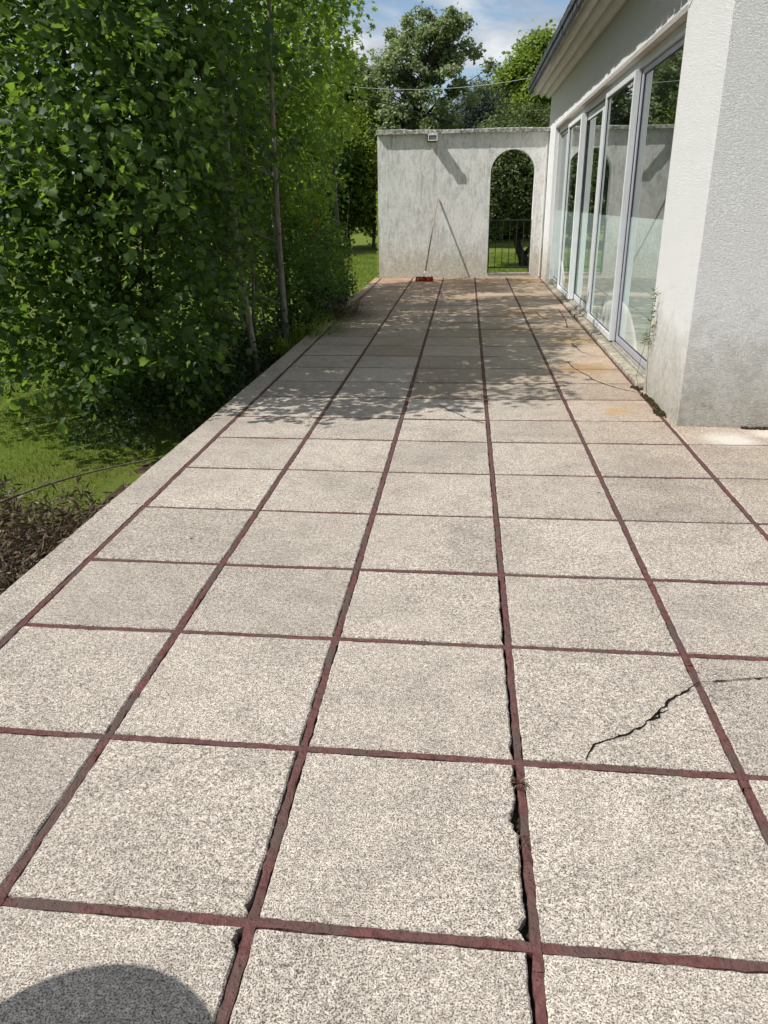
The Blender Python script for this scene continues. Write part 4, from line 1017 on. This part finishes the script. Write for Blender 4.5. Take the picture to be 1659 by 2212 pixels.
# tree with dark curved trunk seen through the arch
ct = empty('crooked_tree', (1.62, 25, LZ)); tag(ct, 'crooked dark trunked tree with small olive leaves seen through the arch', 'tree')
_, P = foliage('crown', [(1.2, 24.6, 2.2, 1.5, 1.2, 1.25), (.6, 24.8, 1.5, .9, .9, .9), (2.2, 24.8, 1.7, .9, .9, 1.2), (1.3, 25.3, 3.2, 1.4, 1.0, .9), (1.9, 24.9, 1.1, .7, .6, .4), (2.15, 25.1, .25, .25, .3, .45)], 2100, 16, .085, 'quad', MAT['leaf_olive'], ct, .2, .55, .25)
m = MB()
m.tube([(1.62, 25, LZ), (1.52, 24.95, -.1), (1.36, 24.9, .2), (1.26, 24.9, .6), (1.15, 24.9, 1.1), (1.2, 24.9, 1.7), (1.1, 24.9, 2.3)], [.22, .15, .11, .085, .07, .055, .035], 9)
m.tube([(1.5, 25, -.1), (1.75, 24.95, .25), (1.95, 24.9, .7), (2.0, 24.9, 1.4)], [.08, .06, .05, .02], 8)
for i in rng.choice(len(P), 60, replace=False):
    s = Vector((1.2+random.uniform(-.1, .3), 24.9, random.uniform(.7, 2.0))); m.tube(bent(s, P[i], 5, .08), [.018*(1-.7*k/5) for k in range(6)], 5, cap=False)
m.build('trunk', MAT['bark_dark'], ct, True)
# far wood on the horizon, left and right
def wood():
    n = 42; B = []
    for i in range(n):
        a = -60+i*120/n+rng.uniform(-1, 1); r = rng.uniform(52, 62)
        x = r*math.sin(R(a)); y = r*math.cos(R(a)); s = rng.uniform(1.6, 2.6); h = 2.4+rng.uniform(-.4, .6)
        B.append((x, y, h*.5, s*1.3, s, h*.8)); 
    P, d = blob_points(26000, B, .8); P = P[P[:, 2] > LZ]; n = len(P)
    leaves('far_wood', P, rng.normal(0, .6, (n, 3))+np.array([0, -.3, .6]), rng.uniform(.25, .5, n), rng.random(n), 'quad', MAT['leaf_hazel'], None)
    tag(bpy.data.objects['far_wood'], 'far band of mixed woodland on the horizon behind all trees', 'woodland', kind='stuff')
wood()
# overhead cables and the poles that carry them (the poles stand out of sight)
def cable(name, label, a, b, sag, r, mat):
    m = MB(); a = Vector(a); b = Vector(b); n = 24
    m.tube([a.lerp(b, i/n)-Vector((0, 0, 4*sag*(i/n)*(1-i/n))) for i in range(n+1)], r, 6)
    o = m.build(name, mat); tag(o, label, 'cable')
Yc = 22.0
cable('overhead_cable', 'black cable sloping down behind the wall top in front of the shrubs', (X(-.30, Yc), Yc, 1.5+.165*Yc), (X(.06, Yc), Yc, 1.5+.068*Yc), .05, .013, MAT['iron'])
Yc = 26.0
cable('overhead_cable', 'pale thin cable crossing the tree crowns above the wall', (X(-.28, Yc), Yc, 1.5+.155*Yc), (X(.15, Yc), Yc, 1.5+.148*Yc), .75, .006, MAT['alu'])

# ------------------------------------------------------------------ unseen disc on a stand, added only to throw the round shadow in the corner
tb = empty('shadow_caster', (-1.54, .53, 0)); tag(tb, 'unseen round metal disc on a stand, added to throw the round corner shadow', 'shadow caster')
TZ = .92; c = (-.85+SUN.x/SUN.z*TZ, .79+SUN.y/SUN.z*TZ)
m = MB()
for (r, z, q) in [(.285, TZ, 64)]:
    vs = [(c[0]+r*math.cos(6.28318*i/q), c[1]+r*math.sin(6.28318*i/q), z) for i in range(q)]+[(c[0]+r*math.cos(6.28318*i/q), c[1]+r*math.sin(6.28318*i/q), z-.02) for i in range(q)]
    m.add(vs, [tuple(range(q)), tuple(range(2*q-1, q-1, -1))]+[(i, (i+1) % q, q+(i+1) % q, q+i) for i in range(q)])
m.build('caster_disc', MAT['alu'], tb)
m = MB(); m.tube([(c[0], c[1], TZ-.02), (c[0], c[1], .03)], .022, 12); m.build('pedestal', MAT['iron'], tb)
m = MB(); m.tube([(c[0], c[1], .035), (c[0], c[1], .02), (c[0], c[1], .003)], [.03, .18, .20], 24); m.build('foot', MAT['iron'], tb)
